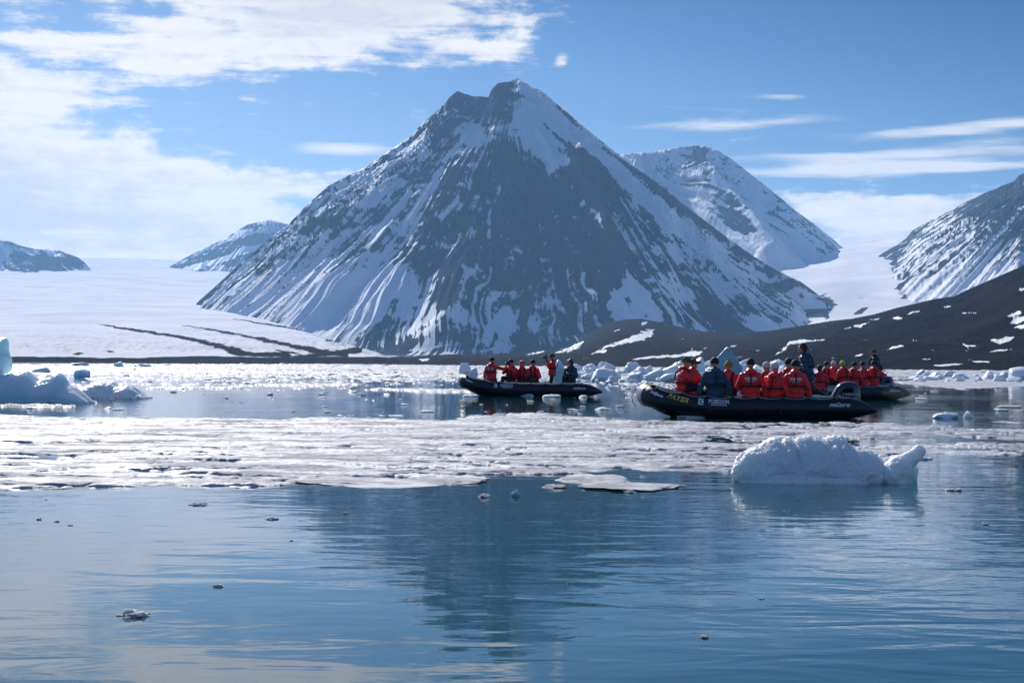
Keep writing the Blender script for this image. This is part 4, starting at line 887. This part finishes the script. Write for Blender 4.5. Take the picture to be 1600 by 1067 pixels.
    if name_on:
        V, Fq = text_tris('PAYER', .17, .25, .006, 1.0); a = -.12; V = np.stack([V[:, 0]*math.cos(a)-V[:, 1]*math.sin(a), V[:, 0]*math.sin(a)+V[:, 1]*math.cos(a), V[:, 2]], 1)
        on_tube('boat_name', V, Fq, s_of(1.92), .42, M_yellow, tb)
    V, Fq = text_tris('POSEIDON', .155, 0, .004, .66); on_tube('side_lettering', V, Fq, s_of(.98)-.02, .50, M_print, tb)
    V, Fq = text_tris('EXPEDITIONS', .055, 0, .001, 1.15); on_tube('side_lettering', V, Fq, s_of(.98)-.02, .16, M_print, tb)
    # emblem: white panel with a dark curl
    g = np.array([(x, y, 0) for y in np.linspace(-.085, .085, 5) for x in np.linspace(-.06, .06, 3)]); on_tube('side_emblem', g, grid_faces(5, 3), s_of(.98)+.40, .42, M_print, tb)
    V, Fq = text_tris('C', .16, .15, .006, .8); on_tube('side_emblem_mark', V, Fq, s_of(.98)+.395, .42, M_rubber, tb, .007)
    for q, f in ((-.55, -.45), (.15, -.5), (1.15, -.42)): 
        c = tube_point(np.array([s_of(q)]), np.array([f]), .006)[0]; mesh_any('ring_patch', [ell(c, (.045, .012, .04))], M_strake, tb)
    # outboard motor
    if motor:
        mo = bpy.data.objects.new('outboard_motor', None); link(mo, root); mo.location = (-2.32, 0, 0)
        prof = np.array([(.36, .44), (.34, .55), (.27, .70), (.17, .84), (.02, .905), (-.14, .915), (-.27, .88), (-.345, .78), (-.37, .62), (-.375, .46), (-.345, .36), (-.20, .40), (.0, .43), (.22, .42)])
        pc = prof.mean(0); L = []
        lay = [(-.205, .45), (-.20, .72), (-.18, .88), (-.13, .97), (-.06, 1.), (.06, 1.), (.13, .97), (.18, .88), (.20, .72), (.205, .45)]
        dense = catmull(np.vstack([np.c_[prof, prof[:, 0]*0], np.r_[prof[0], 0]]), 4)[:-1, :2]; kk = len(dense)
        for y, s_ in lay:
            q = pc+(dense-pc)*s_; L.append(np.c_[q[:, 0], np.full(kk, y), q[:, 1]])
        V = np.vstack(L); i = np.arange(len(lay)*kk).reshape(len(lay), kk); j = np.roll(i, -1, 1); Fq = np.stack([i[:-1], j[:-1], j[1:], i[1:]], -1).reshape(-1, 4).tolist()+[i[0].tolist(), i[-1][::-1].tolist()]
        cw = mesh_any('cowling', [(V, Fq)], M_cowl, mo)
        V, Fq = text_tris('YAMAHA', .105, 0, .003, 1.05); V = np.c_[-V[:, 0]-.12, V[:, 0]*0+.209, V[:, 1]+.60]; mesh_any('cowling_lettering', [(V, Fq)], M_stripe, cw, False)
        mesh_any('cowling_stripe', [box((-.05, .200, .515), (.46, .012, .022), Matrix.Rotation(-.10, 3, 'Y')), box((-.12, .203, .485), (.30, .012, .010), Matrix.Rotation(-.10, 3, 'Y'))], M_stripe, cw, False)
        mesh_any('motor_leg', [caps((-.05, 0, .42), (-.08, 0, -.25), .11, .07), box((-.10, 0, -.35), (.28, .04, .02)), caps((-.22, 0, -.42), (.1, 0, -.42), .05, .07), box((.12, 0, .38), (.16, .26, .28))], M_cowl, mo)
        mesh_any('tiller', [caps((.30, .05, .50), (.52, .08, .60), .032, .028), caps((.52, .08, .60), (.98, .14, .93), .024, .022), caps((.86, .12, .85), (1.02, .145, .965), .03, .03)], M_cowl, mo)
        mesh_any('fuel_line', [tube_mesh(catmull([(.3, 0, .5), (.42, -.1, .62), (.55, -.15, .42), (.7, -.2, .18)], 6), .012, 6)], M_strake, mo)
    tk = mesh_any('fuel_tank', [ell((-1.85, -.25, .26), (.20, .26, .14), sub=3)], M_strake, root)
    return root
HZ = lambda px: HY+ROLL*(px-800)
def boat_at(px, D, **kw): return make_boat((wx(px, D), D, 0), **kw)
# (side lifelines and patches are parts of each boat)
B1 = boat_at(1176, 43.0, rz=math.pi-.02, label='nearest black inflatable boat, with a yellow name near its bow and a big motor', name_on=True)
B2 = boat_at(826, 70.0, rz=math.pi+.05, label='left black inflatable boat with six people aboard, apart from the other two', tilt=-.01, motor=False)
B3 = boat_at(1305, 67.6, rz=math.pi+.40, label='rear black inflatable boat half hidden behind the nearest one')

# ------------------------------------------------------------------ people
SECT = [(-.02, .18, .225), (.10, .175, .225), (.22, .165, .215), (.33, .165, .225), (.42, .155, .225), (.50, .12, .175), (.56, .09, .12)]
def hand_prims(w_, d, n, sg):
    """palm and five bent fingers; w_: wrist, d: pointing direction, n: palm side"""
    w_, d, n = (np.array(x, float) for x in (w_, d, n)); d /= np.linalg.norm(d); n = n-d*(n@d); n /= np.linalg.norm(n); s = np.cross(d, n)*sg; pr = []
    R = np.stack([d, s, n], 1); pr.append(('e', w_+d*.05, (.055, .043, .019), R))
    for k, (o, L) in enumerate(((.032, .072), (.011, .080), (-.011, .074), (-.031, .058))):
        a = w_+d*.09+s*o; b = a+(d*.85+n*.35)*L*.55; c = b+(d*.35+n*.9)*L*.5; pr += [('c', a, b, .0105, .0095), ('c', b, c, .0095, .008)]
    a = w_+d*.03+s*.036; b = a+(d*.6+s*.75)*.035; c = b+(d*.8+n*.4+s*.1)*.032; pr += [('c', a, b, .0125, .0105), ('c', b, c, .0105, .009)]; return pr
POSE = { # elbow, wrist, hand direction, palm side   (left arm; the right arm mirrors y)
    'lap': ((.09, .30, .20), (.31, .13, .14), (.8, -.5, -.1), (0, 0, -1)), 'camera': ((.20, .25, .34), (.26, .085, .60), (.3, -.1, .9), (-.4, -1, .2)),
    'rest': ((.00, .33, .20), (.04, .36, -.02), (.3, .1, -.9), (-.2, -1, 0)), 'chest': ((.12, .29, .22), (.27, .06, .32), (.3, -.9, .2), (-1, 0, 0)),
    'reach': ((.18, .27, .40), (.42, .30, .46), (1, .1, .15), (0, -.3, -1)), 'side': ((.0, .45, .40), (.10, .68, .42), (.15, 1, .05), (0, 0, -1)),
    'down': ((-.02, .29, .18), (.04, .30, -.08), (.1, 0, -1), (0, -1, 0)), 'back': ((-.10, .33, .20), (-.30, .42, .06), (-.8, .4, -.4), (0, 0, -1)),
    'binoc': ((.19, .27, .36), (.22, .07, .63), (.4, -.2, .85), (-.2, -1, .1))}
CNT = [0]
def person(px, D, z, face, label, top='red', hat='beanie', hatm=None, pose=('lap', 'lap'), lean=0.0, head=0.0, stance='sit', text=False, scale=1.0, vest=True, group=None, hood=True, bottom=None, nod=0, bag=False):
    CNT[0] += 1; sd = CNT[0]; r = np.random.RandomState(sd); head += r.uniform(-.45, .45); scale *= r.uniform(.95, 1.04); lean += r.uniform(-.03, .12)
    jm = {'red': M_red, 'blue': M_blue_j, 'navy': M_navy}[top]; bm_ = bottom or M_black; hatm = hatm or M_black
    def tl(p): # lean the trunk forward about the hips
        x, y, zz = p; q = zz-.08; return np.array([x*math.cos(lean)+q*math.sin(lean), y, .08+q*math.cos(lean)-x*math.sin(lean)])
    hd = tl((.03, 0, .735)); ch, sh = math.cos(head), math.sin(head); HR = np.array([[ch, -sh, 0], [sh, ch, 0], [0, 0, 1]]); cn, sn_ = math.cos(nod), math.sin(nod); HR = HR @ np.array([[cn, 0, sn_], [0, 1, 0], [-sn_, 0, cn]])*1.12
    hp_ = lambda x, y, zz: hd+HR @ np.array([x, y, zz])
    def trunk(grow, z0=-.03, z1=.57):
        o = []
        for zz, rx, ry in SECT:
            if z0-.01 <= zz <= z1: o.append(('e', tl((0, 0, zz)), (rx+grow, ry+grow, .11+grow*.5)))
        return o
    sit = stance == 'sit'
    if sit: legs = [((0, .10*q, .08), (.42, .15*q, .13), (.50, .14*q, -.30)) for q in (1, -1)]
    elif stance == 'kneel': legs = [((0, .10*q, .06), (.22, .14*q, -.30), (-.12, .14*q, -.44)) for q in (1, -1)]
    else: legs = [((0, .10*q, .02), (.05, .13*q, -.42), (.0, .14*q, -.86)) for q in (1, -1)]
    arms = []
    for q, ps in zip((1, -1), pose):
        e, w_, d, n = POSE[ps]; f = lambda p: tl((p[0], p[1]*q, p[2])); arms.append((tl((0, .19*q, .475)), f(e), f(w_), np.array([d[0], d[1]*q, d[2]]), np.array([n[0], n[1]*q, n[2]]), q))
    # body
    pr = trunk(-.045)
    pr += [('e', hp_(0, 0, .02), (.092, .075, .105), HR), ('e', hp_(.03, 0, -.05), (.062, .056, .06), HR), ('e', hp_(.088, 0, -.012), (.02, .013, .022), HR), ('e', hp_(.075, 0, -.052), (.022, .026, .012), HR), ('e', hp_(.062, 0, .03), (.035, .05, .018), HR),
           ('e', hp_(0, .076, 0), (.02, .012, .03), HR), ('e', hp_(0, -.076, 0), (.02, .012, .03), HR), ('c', tl((0, 0, .52)), hp_(-.01, 0, -.06), .058, .055)]
    for s_, e, w_, d, n, q in arms: pr += [('c', s_, e, .05, .042), ('c', e, w_, .04, .028), ('e', w_+d/np.linalg.norm(d)*.02, (.03, .03, .03))]
    for h_, k, a in legs: pr += [('c', h_, k, .075, .055), ('c', k, a, .052, .038), ('c', a, np.array(a)+np.array((.14, 0, -.04)), .04, .035)]
    V, Fq, N = remesh(pr, .0125); V = relax(V, Fq, 1); zoff = z
    o = mesh_np('person', V, Fq, M_skin); o.location = (wx(px, D), D, zoff); o.rotation_euler = (0, 0, math.radians(face)); o.scale = (scale,)*3
    tag(o, label, 'person', group)
    # jacket
    pr = trunk(.012)
    for s_, e, w_, d, n, q in arms: pr += [('c', s_, e, .082, .072), ('c', e, w_, .070, .047), ('e', s_+np.array([0, 0, .0]), (.085, .085, .08))]
    pr += [('e', tl((-.015, 0, .585)), (.11, .12, .055)), ('e', tl((-.08, 0, .56)), (.09, .14, .085)), ('e', tl((0, .10, .50)), (.11, .10, .08)), ('e', tl((0, -.10, .50)), (.11, .10, .08))]
    if hat == 'hood': pr += [('e', hp_(-.025, 0, .03), (.115, .108, .135), HR), ('c', hp_(-.03, 0, -.03), tl((-.03, 0, .52)), .10, .12)]
    V, Fq, N = remesh(pr, .014); V = relax(V, Fq, 2)
    if top == 'blue' and vest and hat != 'hood': V = V+N*(.010*np.cos(V[:, 2]*2*np.pi/.062))[:, None]*np.ones((1, 3))
    V = V+N*(.011*ridged(V[:, 0]*6+sd, V[:, 1]*6, V[:, 2]*9, 3)+.006*fbm(V[:, 0]*18, V[:, 1]*18, V[:, 2]*18, 3))[:, None]
    if hat == 'hood':   # open the face of the hood
        Lc = (V-hd) @ HR; keep = ~((Lc[:, 0] > .045) & (np.abs(Lc[:, 1]) < .068) & (np.abs(Lc[:, 2]) < .085)); Fq = Fq[keep[Fq].all(1)]
    jk = mesh_np('jacket', V, Fq, jm, o)
    # trousers and boots
    pr = [('e', (0, 0, .05), (.16, .20, .13))]
    for h_, k, a in legs: pr += [('c', h_, k, .105, .085), ('c', k, a, .082, .065)]
    V, Fq, N = remesh(pr, .017); V = relax(V, Fq, 1); V = V+N*(.008*ridged(V[:, 0]*6, V[:, 1]*6, V[:, 2]*8+sd, 3))[:, None]; mesh_np('trousers', V, Fq, bm_, o)
    for h_, k, a in legs:
        a = np.array(a); mesh_any('boot', [caps(a+(0, 0, .10), a+(0, 0, -.03), .075, .06), caps(a+(.0, 0, -.05), a+(.15, 0, -.06), .055, .048)], M_black, o)
    # hands
    for s_, e, w_, d, n, q in arms:
        hn = [((ell(p[1], p[2], p[3]) if p[0] == 'e' else caps(p[1], p[2], p[3], p[4]))) for p in hand_prims(w_+d/np.linalg.norm(d)*.01, d, n, q)]
        mesh_any('hand', hn, M_skin if r.rand() < .35 else M_black, o)
    for q in (1, -1): mesh_any('eye', [ell(hp_(.083, .030*q, .012), (.010, .014, .008), HR)], M_eye, o)
    # headwear
    if hat == 'beanie' or hat == 'cap' or hat == 'bobble':
        V0, F0 = ICO[4]; V = V0*np.array([.108, .094, .115]); V = V[:] ; V[:, 2] = np.maximum(V[:, 2], -.022+.008*np.sin(np.arctan2(V[:, 1], V[:, 0])*2))
        V = (V+np.array([-.008, 0, .035])+.004*fbm(V[:, 0]*40, V[:, 1]*40, V[:, 2]*40, 2)[:, None]) @ HR.T + hd
        parts = [(V, F0)]
        if hat == 'beanie' or hat == 'bobble': parts += [ell(hp_(-.006, 0, .022), (.111, .097, .022), HR, 3)]
        if hat == 'bobble': parts += [ell(hp_(-.01, 0, .16), (.03, .03, .03))]
        h = mesh_any('cap' if hat == 'cap' else 'beanie', parts, hatm, o)
        if hat == 'cap': mesh_any('cap_brim', [ell(hp_(.115, 0, .03), (.06, .065, .008), HR)], hatm, h)
    if hat == 'hair':
        V0, F0 = ICO[4]; V = V0*np.array([.107, .092, .12])+.008*fbm(V0[:, 0]*5, V0[:, 1]*5, V0[:, 2]*5, 3)[:, None]; V[:, 0] = np.minimum(V[:, 0], .07-.9*np.clip(-(V[:, 2]-.03), 0, 1)); mesh_any('hair', [((V+np.array([-.018, 0, .03])) @ HR.T+hd, F0)], hatm, o)
    # collar scarf showing at the neck
    mesh_any('neck_gaiter', [ell(tl((.0, 0, .60)), (.075, .075, .05))], M_black, o)
    # inflatable life vest: belt, back strap, collar lobes
    if vest:
        parts = []; a = np.linspace(0, 2*np.pi, 33)[:-1]
        for zz, hh in ((.235, .022),):
            ring = []
            for dz, dr in ((-hh, .030), (-hh, .044), (hh, .044), (hh, .030)): ring.append(np.array([tl(((.172+dr)*math.cos(t), (.225+dr)*math.sin(t), zz+dz)) for t in a]))
            V = np.vstack(ring); i = np.arange(len(V)).reshape(4, -1); i = np.vstack([i, i[:1]]); j = np.roll(i, -1, 1); parts.append((V, np.stack([i[:-1], j[:-1], j[1:], i[1:]], -1).reshape(-1, 4)))
        parts.append(tube_mesh(np.array([tl((-.218, 0, .25)), tl((-.214, 0, .36)), tl((-.20, 0, .46)), tl((-.15, 0, .55))]), .020, 8, up=(0, 1, 0)))
        for q in (1, -1): parts.append(tube_mesh(catmull([tl((-.13, .03*q, .56)), tl((-.04, .11*q, .585)), tl((.09, .105*q, .54)), tl((.185, .085*q, .42)), tl((.205, .08*q, .26))], 5), .036, 10, up=(0, 1, .2)))
        mesh_any('life_vest', parts, M_black, jk)
    if text:
        def wrap(V, zc, k=0): t = -V[:, 0]/.245; ctr = [tl((-(.175+.030+k)*math.cos(q), (.225+.030+k)*math.sin(q), zc+vv)) for q, vv in zip(t, V[:, 1])]; return np.array(ctr)
        V, Fq = text_tris('POSEIDON', .088, 0, .0035, .66); mesh_any('back_lettering', [(wrap(V, .405), Fq)], M_print, jk, False)
        V, Fq = text_tris('EXPEDITIONS', .028, 0, .001, 1.0); mesh_any('back_lettering', [(wrap(V, .335), Fq)], M_print, jk, False)
    o['hold'] = [float(x) for x in (arms[0][2]+arms[1][2])/2]
    return o
def held_camera(p, label, dx=.08, dz=.05, big=1.0):
    h = np.array(p['hold'][:]); del p['hold']; o = bpy.data.objects.new('camera_in_hand', None); link(o); o.name = 'photo_camera'
    M = Matrix.Rotation(p.rotation_euler.z, 4, 'Z'); o.location = p.location+M @ Vector((h[0]+dx*.4, h[1], h[2]+.10+dz*.5))*p.scale[0]; o.rotation_euler = (0, 0, p.rotation_euler.z)
    tag(o, label, 'camera'); mesh_any('camera_body', [box((0, 0, 0), (.06*big, .14*big, .09*big)), box((-.005, 0, .055*big), (.05*big, .05*big, .035*big))], M_glass, o, False); mesh_any('camera_lens', [caps((.03, 0, -.005), (.13*big, 0, -.005), .036*big, .042*big)], M_glass, o); return o
ppl = []
Z1 = .56
RED = 'people in red jackets'
# nearest boat
a = person(1066, 42.6, Z1+.06, -8, 'person in red jacket and grey beanie at the nearest boat\'s bow, holding a camera', hat='beanie', hatm=M_olive, pose=('binoc', 'binoc'), lean=.16, head=-.15); held_camera(a, 'black camera held up by the person at the bow of the nearest boat', dx=.0, dz=.10)
b = person(1081, 43.5, Z1+.05, 35, 'person in red jacket and black beanie right behind the photographer at the nearest boat\'s bow', pose=('rest', 'chest'), lean=.0)
person(1117, 42.15, Z1, 92, 'person in blue padded jacket and black hat seated back to us in the nearest boat', top='blue', pose=('rest', 'rest'), scale=1.04)
person(1139, 43.8, Z1-.02, -100, 'person in red jacket and mustard bobble hat facing us beside the blue padded jacket', hat='bobble', hatm=M_mustard, pose=('lap', 'lap'), head=-.15)
person(1173, 42.15, Z1, 84, 'person in black beanie and red jacket with back lettering, middle of the nearest boat', text=True, pose=('lap', 'rest'))
person(1197, 43.8, Z1-.03, -88, 'person in white hat facing us between two red backs in the nearest boat', hat='beanie', hatm=M_wool, pose=('lap', 'lap'))
person(1210, 42.2, Z1-.06, 62, 'person in red jacket and white cap turned away to the right in the nearest boat', hat='beanie', hatm=M_wool, pose=('lap', 'rest'), text=False, scale=.97)
person(1232, 43.8, Z1+.02, -92, 'person in dark hat mostly hidden on the nearest boat\'s far side, near its driver', pose=('lap', 'lap'))
person(1243, 42.15, Z1, 86, 'person in red jacket with back lettering seated right beside the nearest boat\'s driver', text=True, pose=('rest', 'rest'))
d1 = person(1261, 43.0, 1.02, 150, 'driver in blue jacket standing tall at the stern of the nearest boat', top='blue', hat='hair', hatm=M_hair, pose=('back', 'down'), stance='stand', lean=.10, scale=1.02, vest=True)
# left boat
person(768, 69.6, .72, 75, 'person in red jacket kneeling at the bow of the left boat, arm stretched right', pose=('down', 'side'), stance='kneel', text=True)
c = person(799, 70.7, Z1+.03, -120, 'person in red jacket raising a camera beside the outstretched arm in the left boat', pose=('camera', 'camera')); held_camera(c, 'small black camera raised by the seated person in the left boat')
person(816, 70.8, Z1, -92, 'person with the red hood up, seated in the middle of the left boat', hat='hood', pose=('lap', 'lap'))
person(832, 70.8, Z1+.02, -85, 'person in black hat seated right of the red hood in the left boat', pose=('lap', 'lap'))
e = person(863, 70.2, .92, 178, 'person in red jacket and black trousers standing in the left boat and photographing', pose=('camera', 'camera'), stance='stand', scale=.94); held_camera(e, 'black camera held by the standing person in the left boat')
person(892, 69.8, Z1+.06, -110, 'driver in blue hooded jacket seated at the stern of the left boat', top='blue', hat='hood', pose=('chest', 'down'), nod=.3)
# rear boat
for px, D, fc, ht, hm, lb, tp in (
    (1281, 65.8, 70, 'hair', M_hair, 'person in red jacket farthest left in the rear boat, beside the front driver', 'lap'),
    (1291, 68.0, -95, 'beanie', M_black, 'person in black beanie facing us at the left of the rear boat', 'chest'),
    (1302, 68.2, -80, 'beanie', M_wool, 'person in red jacket and white beanie in the rear boat', 'chest'),
    (1319, 67.2, 120, 'beanie', M_lime, 'person in red jacket and lime green beanie in the rear boat', 'lap'),
    (1334, 67.5, 60, 'beanie', M_black, 'person in red jacket and black beanie just right of the lime green beanie', 'lap'),
    (1349, 67.9, 140, 'beanie', M_black, 'person in black hat above the motor of the nearest boat, facing left', 'lap'),
    (1366, 68.3, 100, 'beanie', M_black, 'person in red jacket seated just below the standing driver of the rear boat', 'lap'),
    (1376, 68.8, 95, 'hair', M_hair, 'person in red jacket nearest the stern of the rear boat', 'rest')):
    person(px, D, Z1+(.05 if ht != 'hair' else -.1), fc, lb, hat=ht, hatm=hm, pose=(tp, tp))
person(1366, 69.4, 1.14, 165, 'driver in dark blue jacket and cap standing above the others in the rear boat', top='navy', hat='cap', hatm=M_olive, pose=('down', 'back'), stance='stand', scale=.97)
for o in list(bpy.data.objects):
    if 'hold' in o.keys(): del o['hold']
# ------------------------------------------------------------------ engine steam
def smoke():
    V, Fq = chunk_shape(5, 4, 14, .3, .25, (2.2, 1.3, .62)); c = at(1430, 634, 52)
    m = bpy.data.materials.new('steam'); m.use_nodes = True; t = NT(m.node_tree); t.n.clear(); co = t.add('ShaderNodeTexCoord').outputs['Object']
    v = t.add('ShaderNodeVolumePrincipled'); v.inputs['Color'].default_value = (1, 1, 1, 1); v.inputs['Anisotropy'].default_value = .1
    ln = t.add('ShaderNodeVectorMath', operation='LENGTH'); t.put(ln.inputs[0], t.scale(co, (1/1.9, 1/1.15, 1/.55)))
    fall = t.smooth(ln.outputs['Value'], 1.0, .15); n = t.smooth(t.noise(co, 2.6, 5, .6, .6), .42, .72); t.put(v.inputs['Density'], t.m('MULTIPLY', t.m('MULTIPLY', fall, n), .12))
    o_ = t.add('ShaderNodeOutputMaterial'); t.l.new(v.outputs[0], o_.inputs['Volume'])
    o = mesh_np('engine_steam', V, Fq, m); o.location = (c.x, 52, .48); tag(o, 'thin steam drifting over the water behind the nearest motor', None, None, 'stuff')
smoke()
